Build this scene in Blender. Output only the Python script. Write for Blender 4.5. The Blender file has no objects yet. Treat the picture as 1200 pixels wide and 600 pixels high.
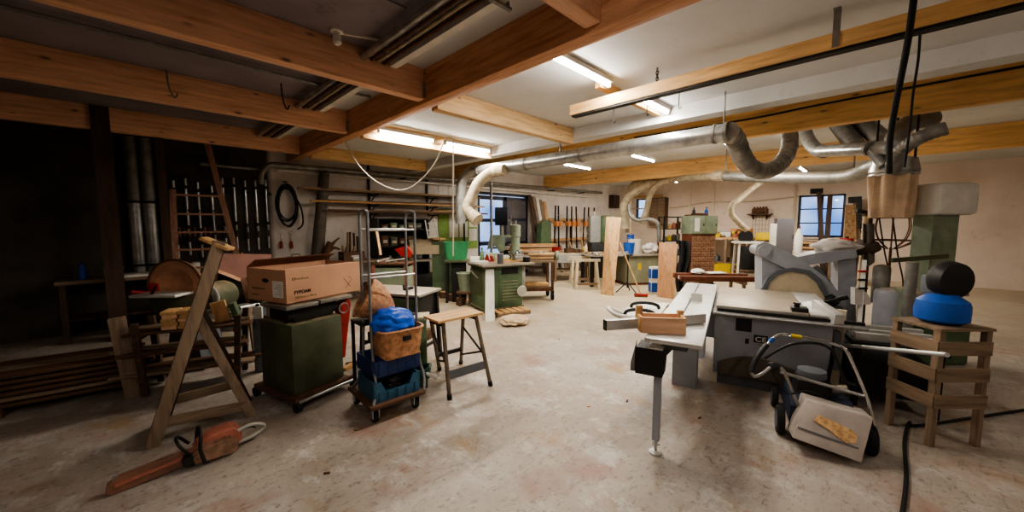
import bpy, bmesh, math, random
from mathutils import Vector as V, Matrix as Mx, noise as mnoise
random.seed(7)
C = bpy.context.scene.collection
PI = math.pi
R = math.radians
Z = V((0, 0, 1))
# ---------------------------------------------------------------- camera model (1200 x 600 frame)
FPX = 436.0
PITCH = R(4.89)
EYE = 1.65
def ray(u, v):
    dx = (u - 600) / FPX
    dy = (300 - v) / FPX
    h = math.cos(PITCH) + dy * math.sin(PITCH)
    z = -math.sin(PITCH) + dy * math.cos(PITCH)
    return (h + dx) / 2 ** .5, (h - dx) / 2 ** .5, z, h
def G(u, v, z=0.0):
    x, y, zz, h = ray(u, v)
    t = (z - EYE) / zz
    return V((x * t, y * t, z))
def D(u, v, d):
    x, y, zz, h = ray(u, v)
    t = d / h
    return V((x * t, y * t, EYE + zz * t))
def oX(u, v, X):
    x, y, zz, h = ray(u, v)
    t = X / x
    return V((X, y * t, EYE + zz * t))
def oY(u, v, Y):
    x, y, zz, h = ray(u, v)
    t = Y / y
    return V((x * t, Y, EYE + zz * t))
# ---------------------------------------------------------------- materials
def lin(c):
    def f(a):
        a = a / 255
        return a / 12.92 if a <= .04045 else ((a + .055) / 1.055) ** 2.4
    return (f(c[0]), f(c[1]), f(c[2]), 1)
class NT:
    def __init__(s, name):
        s.m = bpy.data.materials.new(name)
        s.m.use_nodes = True
        s.t = s.m.node_tree
        s.t.nodes.clear()
        s.out = s.n('ShaderNodeOutputMaterial')
    def n(s, typ, **kw):
        nd = s.t.nodes.new(typ)
        for k, v in kw.items():
            setattr(nd, k, v)
        return nd
    def l(s, a, b):
        s.t.links.new(a, b)
    def noise(s, scale, detail=5, vec=None, rough=.6):
        nd = s.n('ShaderNodeTexNoise')
        nd.inputs['Scale'].default_value = scale
        nd.inputs['Detail'].default_value = detail
        nd.inputs['Roughness'].default_value = rough
        if vec is not None:
            s.l(vec, nd.inputs['Vector'])
        return nd.outputs['Fac']
    def coords(s, sc=(1, 1, 1)):
        tc = s.n('ShaderNodeTexCoord')
        mp = s.n('ShaderNodeMapping')
        mp.inputs['Scale'].default_value = sc
        s.l(tc.outputs['Object'], mp.inputs['Vector'])
        return mp.outputs['Vector']
    def ramp(s, fac, stops):
        nd = s.n('ShaderNodeValToRGB')
        e = nd.color_ramp.elements
        while len(e) > 1:
            e.remove(e[-1])
        e[0].position = stops[0][0]
        e[0].color = stops[0][1]
        for p, c in stops[1:]:
            k = e.new(p)
            k.color = c
        s.l(fac, nd.inputs['Fac'])
        return nd.outputs['Color']
    def mix(s, fac, a, b, mode='MIX'):
        nd = s.n('ShaderNodeMix', data_type='RGBA', blend_type=mode)
        for sock, val in ((nd.inputs['Factor'], fac), (nd.inputs['A'], a), (nd.inputs['B'], b)):
            pass
        fs = nd.inputs[0]
        A = [i for i in nd.inputs if i.type == 'RGBA'][0]
        B = [i for i in nd.inputs if i.type == 'RGBA'][1]
        for sock, val in ((fs, fac), (A, a), (B, b)):
            if hasattr(val, 'links'):
                s.l(val, sock)
            else:
                sock.default_value = val
        return [o for o in nd.outputs if o.type == 'RGBA'][0]
    def bsdf(s, col, rough=.6, metal=0.0, bump=None, bstr=.2, spec=.5, trans=0.0):
        b = s.n('ShaderNodeBsdfPrincipled')
        if hasattr(col, 'links'):
            s.l(col, b.inputs['Base Color'])
        else:
            b.inputs['Base Color'].default_value = col
        if hasattr(rough, 'links'):
            s.l(rough, b.inputs['Roughness'])
        else:
            b.inputs['Roughness'].default_value = rough
        b.inputs['Metallic'].default_value = metal
        b.inputs['Specular IOR Level'].default_value = spec
        b.inputs['Transmission Weight'].default_value = trans
        if bump is not None:
            bp = s.n('ShaderNodeBump')
            bp.inputs['Strength'].default_value = bstr
            bp.inputs['Distance'].default_value = .01
            s.l(bump, bp.inputs['Height'])
            s.l(bp.outputs['Normal'], b.inputs['Normal'])
        s.l(b.outputs['BSDF'], s.out.inputs['Surface'])
        return b
def sh(c, f):
    return tuple(max(0, min(255, a * f)) for a in c)
DUSTC = lin((190, 165, 130))
def mat(name, rgb, rough=.6, metal=0.0, var=.14, scale=5, rgb2=None, dust=0.0, bump=0.0, spec=.4):
    t = NT(name)
    vec = t.coords()
    nz = t.noise(scale, 6, vec)
    c = t.ramp(nz, [(.3, lin(rgb2 or sh(rgb, 1 - var))), (.7, lin(sh(rgb, 1 + var * .6)))])
    if dust > 0:
        ge = t.n('ShaderNodeNewGeometry')
        sp = t.n('ShaderNodeSeparateXYZ')
        t.l(ge.outputs['Normal'], sp.inputs[0])
        n2 = t.noise(9, 5, vec)
        mu = t.n('ShaderNodeMath', operation='MULTIPLY', use_clamp=True)
        ad = t.n('ShaderNodeMath', operation='MULTIPLY_ADD', use_clamp=True)
        t.l(sp.outputs['Z'], ad.inputs[0])
        ad.inputs[1].default_value = 1.2
        ad.inputs[2].default_value = -.25
        m3 = t.n('ShaderNodeMath', operation='MULTIPLY_ADD', use_clamp=True)
        t.l(n2, m3.inputs[0])
        m3.inputs[1].default_value = 1.4
        m3.inputs[2].default_value = dust - .5
        t.l(ad.outputs[0], mu.inputs[0])
        t.l(m3.outputs[0], mu.inputs[1])
        c = t.mix(mu.outputs[0], c, DUSTC)
    t.bsdf(c, rough, metal, nz if bump else None, bump, spec)
    return t.m
def wood(name, rgb, axis='x', rgb2=None, rough=.65, knots=False, sc=1.0):
    t = NT(name)
    s = {'x': (1.2, 14, 14), 'y': (14, 1.2, 14), 'z': (14, 14, 1.2)}[axis]
    vec = t.coords(tuple(a * sc for a in s))
    nz = t.noise(1.6, 7, vec, .65)
    c = t.ramp(nz, [(.28, lin(rgb2 or sh(rgb, .68))), (.5, lin(rgb)), (.75, lin(sh(rgb, 1.13)))])
    if knots:
        v2 = t.coords({'x': (2.5, 7, 7), 'y': (7, 2.5, 7), 'z': (7, 7, 2.5)}[axis])
        vo = t.n('ShaderNodeTexVoronoi')
        vo.inputs['Scale'].default_value = 1.0
        t.l(v2, vo.inputs['Vector'])
        k = t.ramp(vo.outputs['Distance'], [(.04, (1, 1, 1, 1)), (.13, (0, 0, 0, 1))])
        c = t.mix(k, c, lin(sh(rgb, .5)))
    t.bsdf(c, rough, 0, nz, .15, .3)
    return t.m
def emit(name, rgb, strength):
    t = NT(name)
    e = t.n('ShaderNodeEmission')
    e.inputs['Color'].default_value = lin(rgb)
    e.inputs['Strength'].default_value = strength
    t.l(e.outputs[0], t.out.inputs['Surface'])
    return t.m
# ---------------------------------------------------------------- objects
MW = {}
def props(o, label=None, cat=None, group=None, kind=None):
    if label: o['label'] = label
    if cat: o['category'] = cat
    if group: o['group'] = group
    if kind: o['kind'] = kind
    return o
def T(name, label, cat, loc=(0, 0, 0), rz=0.0, group=None, kind=None):
    o = bpy.data.objects.new(name, None)
    C.objects.link(o)
    o.empty_display_size = .1
    o.location = loc
    o.rotation_euler = (0, 0, rz)
    MW[o.name] = Mx.Translation(V(loc)) @ Mx.Rotation(rz, 4, 'Z')
    return props(o, label, cat, group, kind)
def dup(root, loc, rz=0.0, label=None, group=None, scale=None):
    def cp(o, par):
        c = o.copy()
        C.objects.link(c)
        if par is not None:
            c.parent = par
        for ch in list(o.children):
            cp(ch, c)
        return c
    r = cp(root, None)
    r.location = loc
    r.rotation_euler = (r.rotation_euler[0], r.rotation_euler[1], rz)
    if scale: r.scale = scale
    return props(r, label, None, group)
class MB:
    """collects shapes; w=thing: points are given in world space and moved into the thing's frame"""
    def __init__(s, w=None):
        s.bm = bmesh.new()
        s.w = w
    def face(s, pts):
        return s.bm.faces.new([s.bm.verts.new(p) for p in pts])
    def obox(s, c, size, rot=None, bev=0.0):
        M = Mx.Translation(V(c)) @ (rot.to_4x4() if rot is not None else Mx.Identity(4)) @ Mx.Diagonal((size[0], size[1], size[2], 1))
        b2 = bmesh.new() if bev > 0 else s.bm
        r = bmesh.ops.create_cube(b2, size=1.0, matrix=M)
        if bev > 0:
            bmesh.ops.bevel(b2, geom=list(b2.edges), offset=min(bev, min(size) * .45), segments=2, affect='EDGES', profile=.5)
            s.merge(b2)
        return s
    def merge(s, b2):
        mp = {}
        for v in b2.verts:
            mp[v] = s.bm.verts.new(v.co)
        for f in b2.faces:
            try:
                s.bm.faces.new([mp[v] for v in f.verts])
            except ValueError:
                pass
        b2.free()
    def box(s, x0, x1, y0, y1, z0, z1, bev=0.0):
        return s.obox(((x0 + x1) / 2, (y0 + y1) / 2, (z0 + z1) / 2), (abs(x1 - x0), abs(y1 - y0), abs(z1 - z0)), None, bev)
    def bar(s, a, b, w, h, up=Z, bev=0.0):
        a = V(a); b = V(b)
        d = b - a
        L = d.length
        x = d.normalized()
        up = V(up)
        if abs(x.dot(up)) > .999: up = V((1, 0, 0))
        y = up.cross(x).normalized()
        z = x.cross(y)
        rot = Mx((x, y, z)).transposed()
        return s.obox((a + b) / 2, (L, w, h), rot, bev)
    def tube(s, pts, r, n=8, closed=False):
        pts = [V(p) for p in pts]
        k = len(pts)
        rs = r if isinstance(r, (list, tuple)) else [r] * k
        rings = []
        ref = None
        for i, p in enumerate(pts):
            if closed:
                t = (pts[(i + 1) % k] - pts[i - 1])
            else:
                t = pts[min(i + 1, k - 1)] - pts[max(i - 1, 0)]
            t.normalize()
            if ref is None:
                ref = t.orthogonal().normalized()
            ref = (ref - t * ref.dot(t))
            if ref.length < 1e-5: ref = t.orthogonal()
            ref.normalize()
            b = t.cross(ref)
            rings.append([s.bm.verts.new(p + (ref * math.cos(2 * PI * j / n) + b * math.sin(2 * PI * j / n)) * rs[i]) for j in range(n)])
        m = k if closed else k - 1
        for i in range(m):
            A = rings[i]; B = rings[(i + 1) % k]
            for j in range(n):
                s.bm.faces.new((A[j], A[(j + 1) % n], B[(j + 1) % n], B[j]))
        if not closed:
            s.bm.faces.new(list(reversed(rings[0])))
            s.bm.faces.new(rings[-1])
        return s
    def cyl(s, a, b, r, r2=None, n=14):
        return s.tube([a, b], [r, r if r2 is None else r2], n)
    def tor(s, c, Rr, r, ax=(0, 0, 1), n=20, m=6, arc=(0, 2 * PI)):
        ax = V(ax).normalized()
        e = ax.orthogonal().normalized()
        f = ax.cross(e)
        full = abs(arc[1] - arc[0] - 2 * PI) < 1e-4
        k = n if full else n + 1
        pts = [V(c) + (e * math.cos(arc[0] + (arc[1] - arc[0]) * i / n) + f * math.sin(arc[0] + (arc[1] - arc[0]) * i / n)) * Rr for i in range(k)]
        return s.tube(pts, r, m, full)
    def lathe(s, prof, c=(0, 0, 0), n=20, rot=None, sx=1.0, sy=1.0):
        c = V(c)
        rings = []
        for r, z in prof:
            ring = []
            for j in range(n):
                p = V((math.cos(2 * PI * j / n) * max(r, 1e-4) * sx, math.sin(2 * PI * j / n) * max(r, 1e-4) * sy, z))
                if rot is not None: p = rot @ p
                ring.append(s.bm.verts.new(c + p))
            rings.append(ring)
        for A, B in zip(rings, rings[1:]):
            for j in range(n):
                s.bm.faces.new((A[j], A[(j + 1) % n], B[(j + 1) % n], B[j]))
        s.bm.faces.new(list(reversed(rings[0])))
        s.bm.faces.new(rings[-1])
        return s
    def slab(s, pts, vec):
        vec = V(vec)
        A = [s.bm.verts.new(V(p)) for p in pts]
        B = [s.bm.verts.new(V(p) + vec) for p in pts]
        n = len(A)
        s.bm.faces.new(list(reversed(A)))
        s.bm.faces.new(B)
        for j in range(n):
            s.bm.faces.new((A[j], A[(j + 1) % n], B[(j + 1) % n], B[j]))
        return s
    def prism(s, poly, a0, a1, axis='y'):
        if axis == 'y':
            return s.slab([(p[0], a0, p[1]) for p in poly], (0, a1 - a0, 0))
        if axis == 'x':
            return s.slab([(a0, p[0], p[1]) for p in poly], (a1 - a0, 0, 0))
        return s.slab([(p[0], p[1], a0) for p in poly], (0, 0, a1 - a0))
    def blob(s, c, rad, amp=.15, seed=0, sub=3, fr=2.2, flat=None):
        b2 = bmesh.new()
        bmesh.ops.create_icosphere(b2, subdivisions=sub, radius=1.0)
        for v in b2.verts:
            k = 1 + amp * mnoise.noise(v.co * fr + V((seed * 3.1, seed, -seed)))
            v.co = V((c[0] + v.co.x * rad[0] * k, c[1] + v.co.y * rad[1] * k, c[2] + v.co.z * rad[2] * k))
            if flat is not None and v.co.z < flat: v.co.z = flat
        s.merge(b2)
        return s
    def grid(s, fn, nu, nv, closeu=False):
        vs = [[s.bm.verts.new(fn(i / nu, j / nv)) for j in range(nv + 1)] for i in range(nu if closeu else nu + 1)]
        k = len(vs)
        for i in range(nu):
            for j in range(nv):
                s.bm.faces.new((vs[i][j], vs[(i + 1) % k][j], vs[(i + 1) % k][j + 1], vs[i][j + 1]))
        return s
    def thick(s, d):
        bmesh.ops.recalc_face_normals(s.bm, faces=s.bm.faces)
        bmesh.ops.solidify(s.bm, geom=list(s.bm.faces), thickness=d)
        return s
    def build(s, name, m, parent=None, label=None, kind=None, ang=38):
        if s.w is not None:
            s.bm.transform(MW[s.w.name].inverted())
        bmesh.ops.recalc_face_normals(s.bm, faces=s.bm.faces)
        me = bpy.data.meshes.new(name)
        for f in s.bm.faces: f.smooth = True
        s.bm.to_mesh(me)
        s.bm.free()
        me.set_sharp_from_angle(angle=R(ang))
        me.materials.append(m)
        o = bpy.data.objects.new(name, me)
        C.objects.link(o)
        if parent is not None: o.parent = parent
        return props(o, label, None, None, kind)
    def single(s, name, m, label, cat, group=None, kind=None, base=None, ang=38):
        """a thing that is one mesh, its origin at its base"""
        bb = [v.co for v in s.bm.verts]
        if base is None:
            xs = [p.x for p in bb]; ys = [p.y for p in bb]
            base = V(((min(xs) + max(xs)) / 2, (min(ys) + max(ys)) / 2, min(p.z for p in bb)))
        base = V(base)
        s.bm.transform(Mx.Translation(-base))
        o = s.build(name, m, None, None, None, ang)
        o.location = base
        MW[o.name] = Mx.Translation(base)
        return props(o, label, cat, group, kind)
def text(name, body, size, m, parent, M, ext=.0008, align='LEFT', bold=0.0):
    cu = bpy.data.curves.new(name, 'FONT')
    cu.body = body
    cu.size = size
    cu.extrude = ext
    cu.offset = bold
    cu.align_x = align
    o = bpy.data.objects.new(name, cu)
    C.objects.link(o)
    dg = bpy.context.evaluated_depsgraph_get()
    me = bpy.data.meshes.new_from_object(o.evaluated_get(dg))
    bpy.data.objects.remove(o)
    me.transform(M)
    me.materials.clear()
    me.materials.append(m)
    q = bpy.data.objects.new(name, me)
    C.objects.link(q)
    q.parent = parent
    return q
def frame(xaxis, zaxis, o):
    """matrix with text x along xaxis, text up along zaxis, at o"""
    x = V(xaxis).normalized(); y = V(zaxis).normalized(); z = x.cross(y)
    M = Mx((x, y, z)).transposed().to_4x4()
    return Mx.Translation(V(o)) @ M
def smooth(pts, n=6):
    """Catmull-Rom through the points"""
    P = [V(p) for p in pts]
    P = [P[0] * 2 - P[1]] + P + [P[-1] * 2 - P[-2]]
    out = []
    for i in range(1, len(P) - 2):
        for k in range(n):
            t = k / n
            a, b, c, d = P[i - 1], P[i], P[i + 1], P[i + 2]
            out.append(.5 * ((2 * b) + (c - a) * t + (2 * a - 5 * b + 4 * c - d) * t * t + (3 * b - a - 3 * c + d) * t ** 3))
    out.append(P[-2])
    return out
def ribbed(pts, r, amp=.06):
    return [r * (1 + (amp if i % 2 else -amp)) for i in range(len(pts))]
def Rz(a): return Mx.Rotation(a, 3, 'Z')
def Rx(a): return Mx.Rotation(a, 3, 'X')
def Ry(a): return Mx.Rotation(a, 3, 'Y')
# ---------------------------------------------------------------- palette
M_beam_x = wood('glulam_along_x', (222, 176, 146), 'x', (194, 142, 110), .6, True)
M_beam_y = wood('glulam_along_y', (206, 154, 118), 'y', (168, 114, 80), .6, True)
M_beam_pale = wood('pale_beam_wood', (218, 184, 138), 'x', (186, 146, 100), .6, True)
M_beam_far = wood('far_beam_wood', (226, 182, 124), 'y', (196, 146, 92), .6, True)
M_rail_wood = wood('hung_rail_wood', (212, 172, 118), 'y', (170, 126, 78), .6, True)
M_galv = mat('galvanised_steel', (172, 172, 170), .32, .8, .2, 7)
M_galv_dull = mat('dull_galvanised_steel', (140, 138, 132), .5, .6, .2, 7, None, .2)
M_flex = mat('dusty_flexible_duct', (176, 162, 136), .7, .15, .2, 9, None, .3)
M_darkduct = mat('dark_duct', (140, 136, 130), .45, .5, .25, 6)
M_steel = mat('bright_steel', (190, 190, 188), .3, .9, .12, 9)
M_chrome = mat('chrome', (225, 228, 232), .12, 1.0, .03, 6)
M_cast = mat('cast_iron_table', (172, 166, 155), .45, .35, .14, 5, None, .25)
M_alu = mat('aluminium', (205, 203, 198), .42, .55, .08, 6)
M_black = mat('black_plastic', (28, 27, 27), .5, 0, .2, 8)
M_blackm = mat('black_iron', (38, 36, 34), .6, .3, .25, 8)
M_rubber = mat('rubber', (30, 29, 28), .85, 0, .2, 10)
M_rust = mat('rusty_steel', (98, 66, 46), .8, .2, .35, 12, (60, 44, 34))
M_green = mat('machine_green', (94, 114, 86), .5, .05, .14, 4, (72, 92, 64), .15)
M_greend = mat('dark_machine_green', (80, 84, 62), .55, .05, .15, 4, (64, 68, 50), .15)
M_greenp = mat('pale_machine_green', (130, 142, 120), .55, 0, .15, 5, None, .2)
M_grey = mat('machine_grey', (156, 159, 166), .45, .05, .08, 4, None, .1)
M_greyd = mat('dark_machine_grey', (96, 99, 104), .5, .05, .1, 4)
M_greyl = mat('light_grey_paint', (160, 160, 154), .5, 0, .1, 5, None, .2)
M_white = mat('off_white_paint', (222, 218, 208), .55, 0, .08, 5)
M_pw = mat('white_paper', (228, 225, 216), .8, 0, .05, 5)
M_red = mat('red_paint', (150, 38, 32), .5, 0, .2, 6)
M_orange = mat('orange_plastic', (168, 104, 86), .55, 0, .15, 6)
M_sheath = mat('dull_orange_sheath', (126, 88, 70), .65, 0, .15, 7)
M_blue = mat('blue_plastic', (30, 84, 170), .45, 0, .12, 6)
M_navy = mat('navy_plastic', (36, 58, 104), .5, 0, .12, 6)
M_teal = mat('teal_crate_plastic', (44, 84, 108), .5, 0, .12, 6)
M_bag = mat('blue_plastic_bag', (24, 88, 188), .3, 0, .25, 9, (10, 62, 160), 0, .3)
M_gplast = mat('bright_green_plastic', (62, 140, 94), .45, 0, .1, 6)
M_yellow = mat('yellow_plastic', (205, 175, 30), .5, 0, .12, 6)
M_card = mat('cardboard', (190, 146, 116), .85, 0, .06, 3)
M_cardin = mat('cardboard_inside', (120, 86, 66), .9, 0, .1, 3)
M_ink = mat('black_ink', (44, 34, 30), .8, 0, .05, 5)
M_inko = mat('olive_ink', (110, 96, 56), .8, 0, .05, 5)
M_wick = mat('wicker', (182, 134, 98), .7, 0, .3, 26, (134, 94, 66), 0, .6)
M_wx = wood('pine_along_x', (198, 158, 108), 'x')
M_wy = wood('pine_along_y', (198, 158, 108), 'y')
M_wz = wood('pine_along_z', (196, 156, 110), 'z')
M_pink = wood('pinkish_fresh_wood', (214, 172, 138), 'x', (186, 138, 104))
M_owx = wood('old_grey_wood_along_x', (128, 108, 88), 'x')
M_owy = wood('old_grey_wood_along_y', (128, 108, 88), 'y')
M_owz = wood('old_grey_wood_along_z', (132, 112, 92), 'z')
M_dwx = wood('dark_wood_along_x', (92, 66, 48), 'x')
M_dwy = wood('dark_wood_along_y', (92, 66, 48), 'y')
M_dwz = wood('dark_wood_along_z', (74, 56, 44), 'z')
M_brown = wood('dark_brown_profile', (98, 56, 38), 'y', (70, 38, 26))
M_disc = mat('dusty_orange_disc', (176, 128, 98), .8, 0, .2, 6)
M_cloth = mat('dusty_filter_cloth', (205, 178, 150), .95, 0, .12, 5)
M_cable = mat('black_cable', (24, 23, 22), .6, 0, .1, 5)
M_cablew = mat('pale_cable', (205, 195, 180), .6, 0, .1, 5)
M_tan = mat('tan_board', (196, 180, 152), .7, 0, .1, 4)
M_sack = mat('white_sack', (205, 200, 195), .85, 0, .12, 5)
M_glass = mat('dark_window_frame', (34, 40, 58), .4, 0, .1, 5)
M_tube = emit('fluorescent_tube', (255, 247, 236), 62)
# ================================================================ the setting
WL = 8.5      # left wall plane (y)
WR = 15.4     # far right wall plane (x)
def struct(mb, name, m, parent=None):
    o = mb.build(name, m, parent)
    if parent is None: o['kind'] = 'structure'
    return o
def m_floor():
    t = NT('worn_concrete_floor')
    v = t.coords()
    big = t.noise(.55, 4, v)
    mid = t.noise(2.3, 6, v, .7)
    fine = t.noise(22, 4, v, .7)
    c = t.ramp(big, [(.35, lin((138, 124, 110))), (.55, lin((164, 154, 142))), (.7, lin((150, 140, 132)))])
    c = t.mix(t.ramp(mid, [(.5, (0, 0, 0, 1)), (.68, (.75, .75, .75, 1))]), c, lin((178, 172, 164)))
    pk = t.noise(1.1, 5, t.coords((1, 1, 1.7)), .65)
    c = t.mix(t.ramp(pk, [(.53, (0, 0, 0, 1)), (.68, (.75, .75, .75, 1))]), c, lin((150, 112, 96)))
    st = t.noise(1.7, 5, t.coords((1.3, .9, 2)), .6)
    c = t.mix(t.ramp(st, [(.57, (0, 0, 0, 1)), (.7, (.7, .7, .7, 1))]), c, lin((150, 116, 70)))
    sp = t.noise(6.5, 8, t.coords((1, 1.6, 1)), .8)
    c = t.mix(t.ramp(sp, [(.56, (0, 0, 0, 1)), (.7, (.7, .7, .7, 1))]), c, lin((92, 80, 70)))
    c = t.mix(t.ramp(fine, [(.56, (0, 0, 0, 1)), (.68, (.65, .65, .65, 1))]), c, lin((96, 86, 76)))
    scr = t.noise(5, 8, t.coords((1.0, 3.2, 1)), .85)
    c = t.mix(t.ramp(scr, [(.55, (0, 0, 0, 1)), (.62, (.55, .55, .55, 1)), (.7, (.1, .1, .1, 1))]), c, lin((88, 74, 62)))
    wh = t.noise(3.1, 8, t.coords((1.2, .8, 1)), .8)
    c = t.mix(t.ramp(wh, [(.54, (0, 0, 0, 1)), (.64, (.6, .6, .6, 1))]), c, lin((196, 192, 188)))
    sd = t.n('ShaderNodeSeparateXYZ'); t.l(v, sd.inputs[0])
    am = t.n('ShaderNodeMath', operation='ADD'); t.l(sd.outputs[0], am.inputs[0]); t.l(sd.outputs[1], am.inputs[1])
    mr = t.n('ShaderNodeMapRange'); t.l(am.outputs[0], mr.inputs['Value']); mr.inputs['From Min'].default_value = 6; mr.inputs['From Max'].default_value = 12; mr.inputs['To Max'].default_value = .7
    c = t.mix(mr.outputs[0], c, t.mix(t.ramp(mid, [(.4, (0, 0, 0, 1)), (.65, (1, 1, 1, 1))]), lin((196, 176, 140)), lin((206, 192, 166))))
    rg = t.ramp(mid, [(.3, (.38, .38, .38, 1)), (.7, (.6, .6, .6, 1))])
    t.bsdf(c, rg, 0, fine, .12, .4)
    return t.m
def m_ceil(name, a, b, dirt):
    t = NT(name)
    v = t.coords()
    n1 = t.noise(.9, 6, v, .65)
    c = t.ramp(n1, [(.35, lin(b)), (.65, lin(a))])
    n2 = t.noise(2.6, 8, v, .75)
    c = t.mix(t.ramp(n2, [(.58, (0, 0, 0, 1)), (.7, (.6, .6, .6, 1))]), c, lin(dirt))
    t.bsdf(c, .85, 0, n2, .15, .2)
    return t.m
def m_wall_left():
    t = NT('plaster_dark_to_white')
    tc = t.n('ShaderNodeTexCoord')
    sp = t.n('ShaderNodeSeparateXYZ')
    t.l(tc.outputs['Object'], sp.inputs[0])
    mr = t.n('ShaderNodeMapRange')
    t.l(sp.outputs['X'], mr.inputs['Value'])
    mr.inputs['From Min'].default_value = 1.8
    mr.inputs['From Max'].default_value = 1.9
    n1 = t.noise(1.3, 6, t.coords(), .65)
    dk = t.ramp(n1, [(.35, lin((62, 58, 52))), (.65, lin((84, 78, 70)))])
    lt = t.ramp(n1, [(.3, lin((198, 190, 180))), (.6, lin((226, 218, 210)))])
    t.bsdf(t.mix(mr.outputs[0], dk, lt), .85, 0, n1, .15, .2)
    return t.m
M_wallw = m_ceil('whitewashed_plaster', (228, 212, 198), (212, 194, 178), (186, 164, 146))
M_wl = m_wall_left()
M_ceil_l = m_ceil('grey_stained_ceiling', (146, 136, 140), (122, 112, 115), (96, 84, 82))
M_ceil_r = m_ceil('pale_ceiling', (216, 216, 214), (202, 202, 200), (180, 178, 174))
struct(MB().box(-6, 18, -8, 10, -.12, 0), 'floor', m_floor())
# left wall with the doorway opening
dxa = oY(560, 260, WL).x; dxb = oY(621, 260, WL).x; dzt = 2.62
w = MB()
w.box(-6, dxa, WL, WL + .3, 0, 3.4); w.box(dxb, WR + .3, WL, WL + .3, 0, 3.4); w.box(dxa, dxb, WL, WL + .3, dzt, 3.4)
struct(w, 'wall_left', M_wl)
# far right wall with two window openings
wy0 = oX(990, 250, WR).y; wy1 = oX(935, 250, WR).y; wz0 = oX(962, 278, WR).z; wz1 = oX(962, 228, WR).z
sy0 = oX(757, 250, WR).y; sy1 = oX(745, 250, WR).y; sz0 = oX(751, 256, WR).z; sz1 = oX(751, 233, WR).z
w = MB()
X0, X1 = WR, WR + .3
w.box(X0, X1, -8, wy0, 0, 3.4); w.box(X0, X1, wy1, sy0, 0, 3.4); w.box(X0, X1, sy1, WL, 0, 3.4)
w.box(X0, X1, wy0, wy1, 0, wz0); w.box(X0, X1, wy0, wy1, wz1, 3.4)
w.box(X0, X1, sy0, sy1, 0, sz0); w.box(X0, X1, sy0, sy1, sz1, 3.4)
struct(w, 'wall_right', M_wallw)
struct(MB().box(-6.3, -6, -8, 8.8, 0, 3.4), 'wall_rear', M_wallw)
struct(MB().box(-6, 15.7, -8.3, -8, 0, 3.4), 'wall_near', M_wallw)
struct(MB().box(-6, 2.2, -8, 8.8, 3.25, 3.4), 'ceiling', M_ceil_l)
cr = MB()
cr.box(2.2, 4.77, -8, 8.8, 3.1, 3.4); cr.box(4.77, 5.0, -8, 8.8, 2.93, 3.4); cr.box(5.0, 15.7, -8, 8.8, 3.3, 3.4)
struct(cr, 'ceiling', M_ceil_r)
# thin raised slab joint and stain board on the dark ceiling
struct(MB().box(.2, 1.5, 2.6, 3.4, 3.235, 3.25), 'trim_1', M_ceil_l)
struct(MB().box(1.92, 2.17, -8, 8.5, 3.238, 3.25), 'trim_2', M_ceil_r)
# windows
wn = bpy.data.objects.new('window_1', None); C.objects.link(wn); wn['kind'] = 'structure'
MW[wn.name] = Mx.Identity(4)
M_pane = NT('window_glass'); b = M_pane.bsdf((.75, .85, 1, 1), .05, 0, None, 0, .5, 1.0); M_pane = M_pane.m
f = MB()
fx = WR + .06
for yy in (wy0 + .03, wy1 - .03): f.box(fx, fx + .08, yy - .03, yy + .03, wz0, wz1)
for zz in (wz0 + .03, wz1 - .03): f.box(fx, fx + .08, wy0, wy1, zz - .03, zz + .03)
f.box(fx, fx + .08, (wy0 + wy1) / 2 - .045, (wy0 + wy1) / 2 + .045, wz0, wz1)
for k in (1, 2): f.box(fx + .01, fx + .06, wy0, wy1, wz0 + (wz1 - wz0) * k / 3 - .018, wz0 + (wz1 - wz0) * k / 3 + .018)
fo = f.build('window_frame', M_glass, wn)
MB().box(fx + .035, fx + .043, wy0, wy1, wz0, wz1).build('pane', M_pane, wn)
MB().box(WR - .06, WR + .1, wy0 - .08, wy1 + .08, wz0 - .05, wz0).build('window_sill', M_wallw, wn)
wn = bpy.data.objects.new('window_2', None); C.objects.link(wn); wn['kind'] = 'structure'
f = MB()
for yy in (sy0 + .025, sy1 - .025): f.box(fx, fx + .08, yy - .025, yy + .025, sz0, sz1)
for zz in (sz0 + .025, (sz0 + sz1) / 2, sz1 - .025): f.box(fx, fx + .08, sy0, sy1, zz - .025, zz + .025)
f.build('window_frame', M_glass, wn)
MB().box(fx + .035, fx + .043, sy0, sy1, sz0, sz1).build('pane', M_pane, wn)
# glazed double door in the left wall: left leaf shut, right leaf swung inwards against the reveal
dr = bpy.data.objects.new('door_1', None); C.objects.link(dr); dr['kind'] = 'structure'
f = MB()
y0 = WL + .1
f.box(dxa, dxa + .07, y0, y0 + .1, 0, dzt); f.box(dxb - .07, dxb, y0, y0 + .1, 0, dzt); f.box(dxa, dxb, y0, y0 + .1, dzt - .08, dzt)
f.build('door_frame', M_glass, dr)
xm = dxa + (dxb - dxa) * .56
def leaf(x0, x1, y, name):
    f = MB()
    f.box(x0, x0 + .1, y, y + .06, .02, dzt - .1); f.box(x1 - .1, x1, y, y + .06, .02, dzt - .1)
    for z0, z1 in ((.02, .3), (1.0, 1.12), (1.72, 1.82), (dzt - .22, dzt - .1)): f.box(x0, x1, y, y + .06, z0, z1)
    o = f.build(name, M_glass, dr)
    MB().box(x0 + .05, x1 - .05, y + .026, y + .034, .1, dzt - .15).build('pane', M_pane, o)
    return o
lf = leaf(dxa + .08, xm, y0 + .02, 'door_leaf')
MB().box(xm - .09, xm - .03, y0 - .03, y0 + .02, 1.05, 1.25).build('door_handle', M_steel, lf)
M_fold = mat('grey_folding_door_panel', (96, 92, 92), .6, 0, .1, 4)
f = MB(); f.box(xm + .02, dxb - .08, y0 + .02, y0 + .06, .02, dzt - .1)
lf = f.build('door_leaf', M_fold, dr, 'grey panelled leaf')
f = MB()
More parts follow.
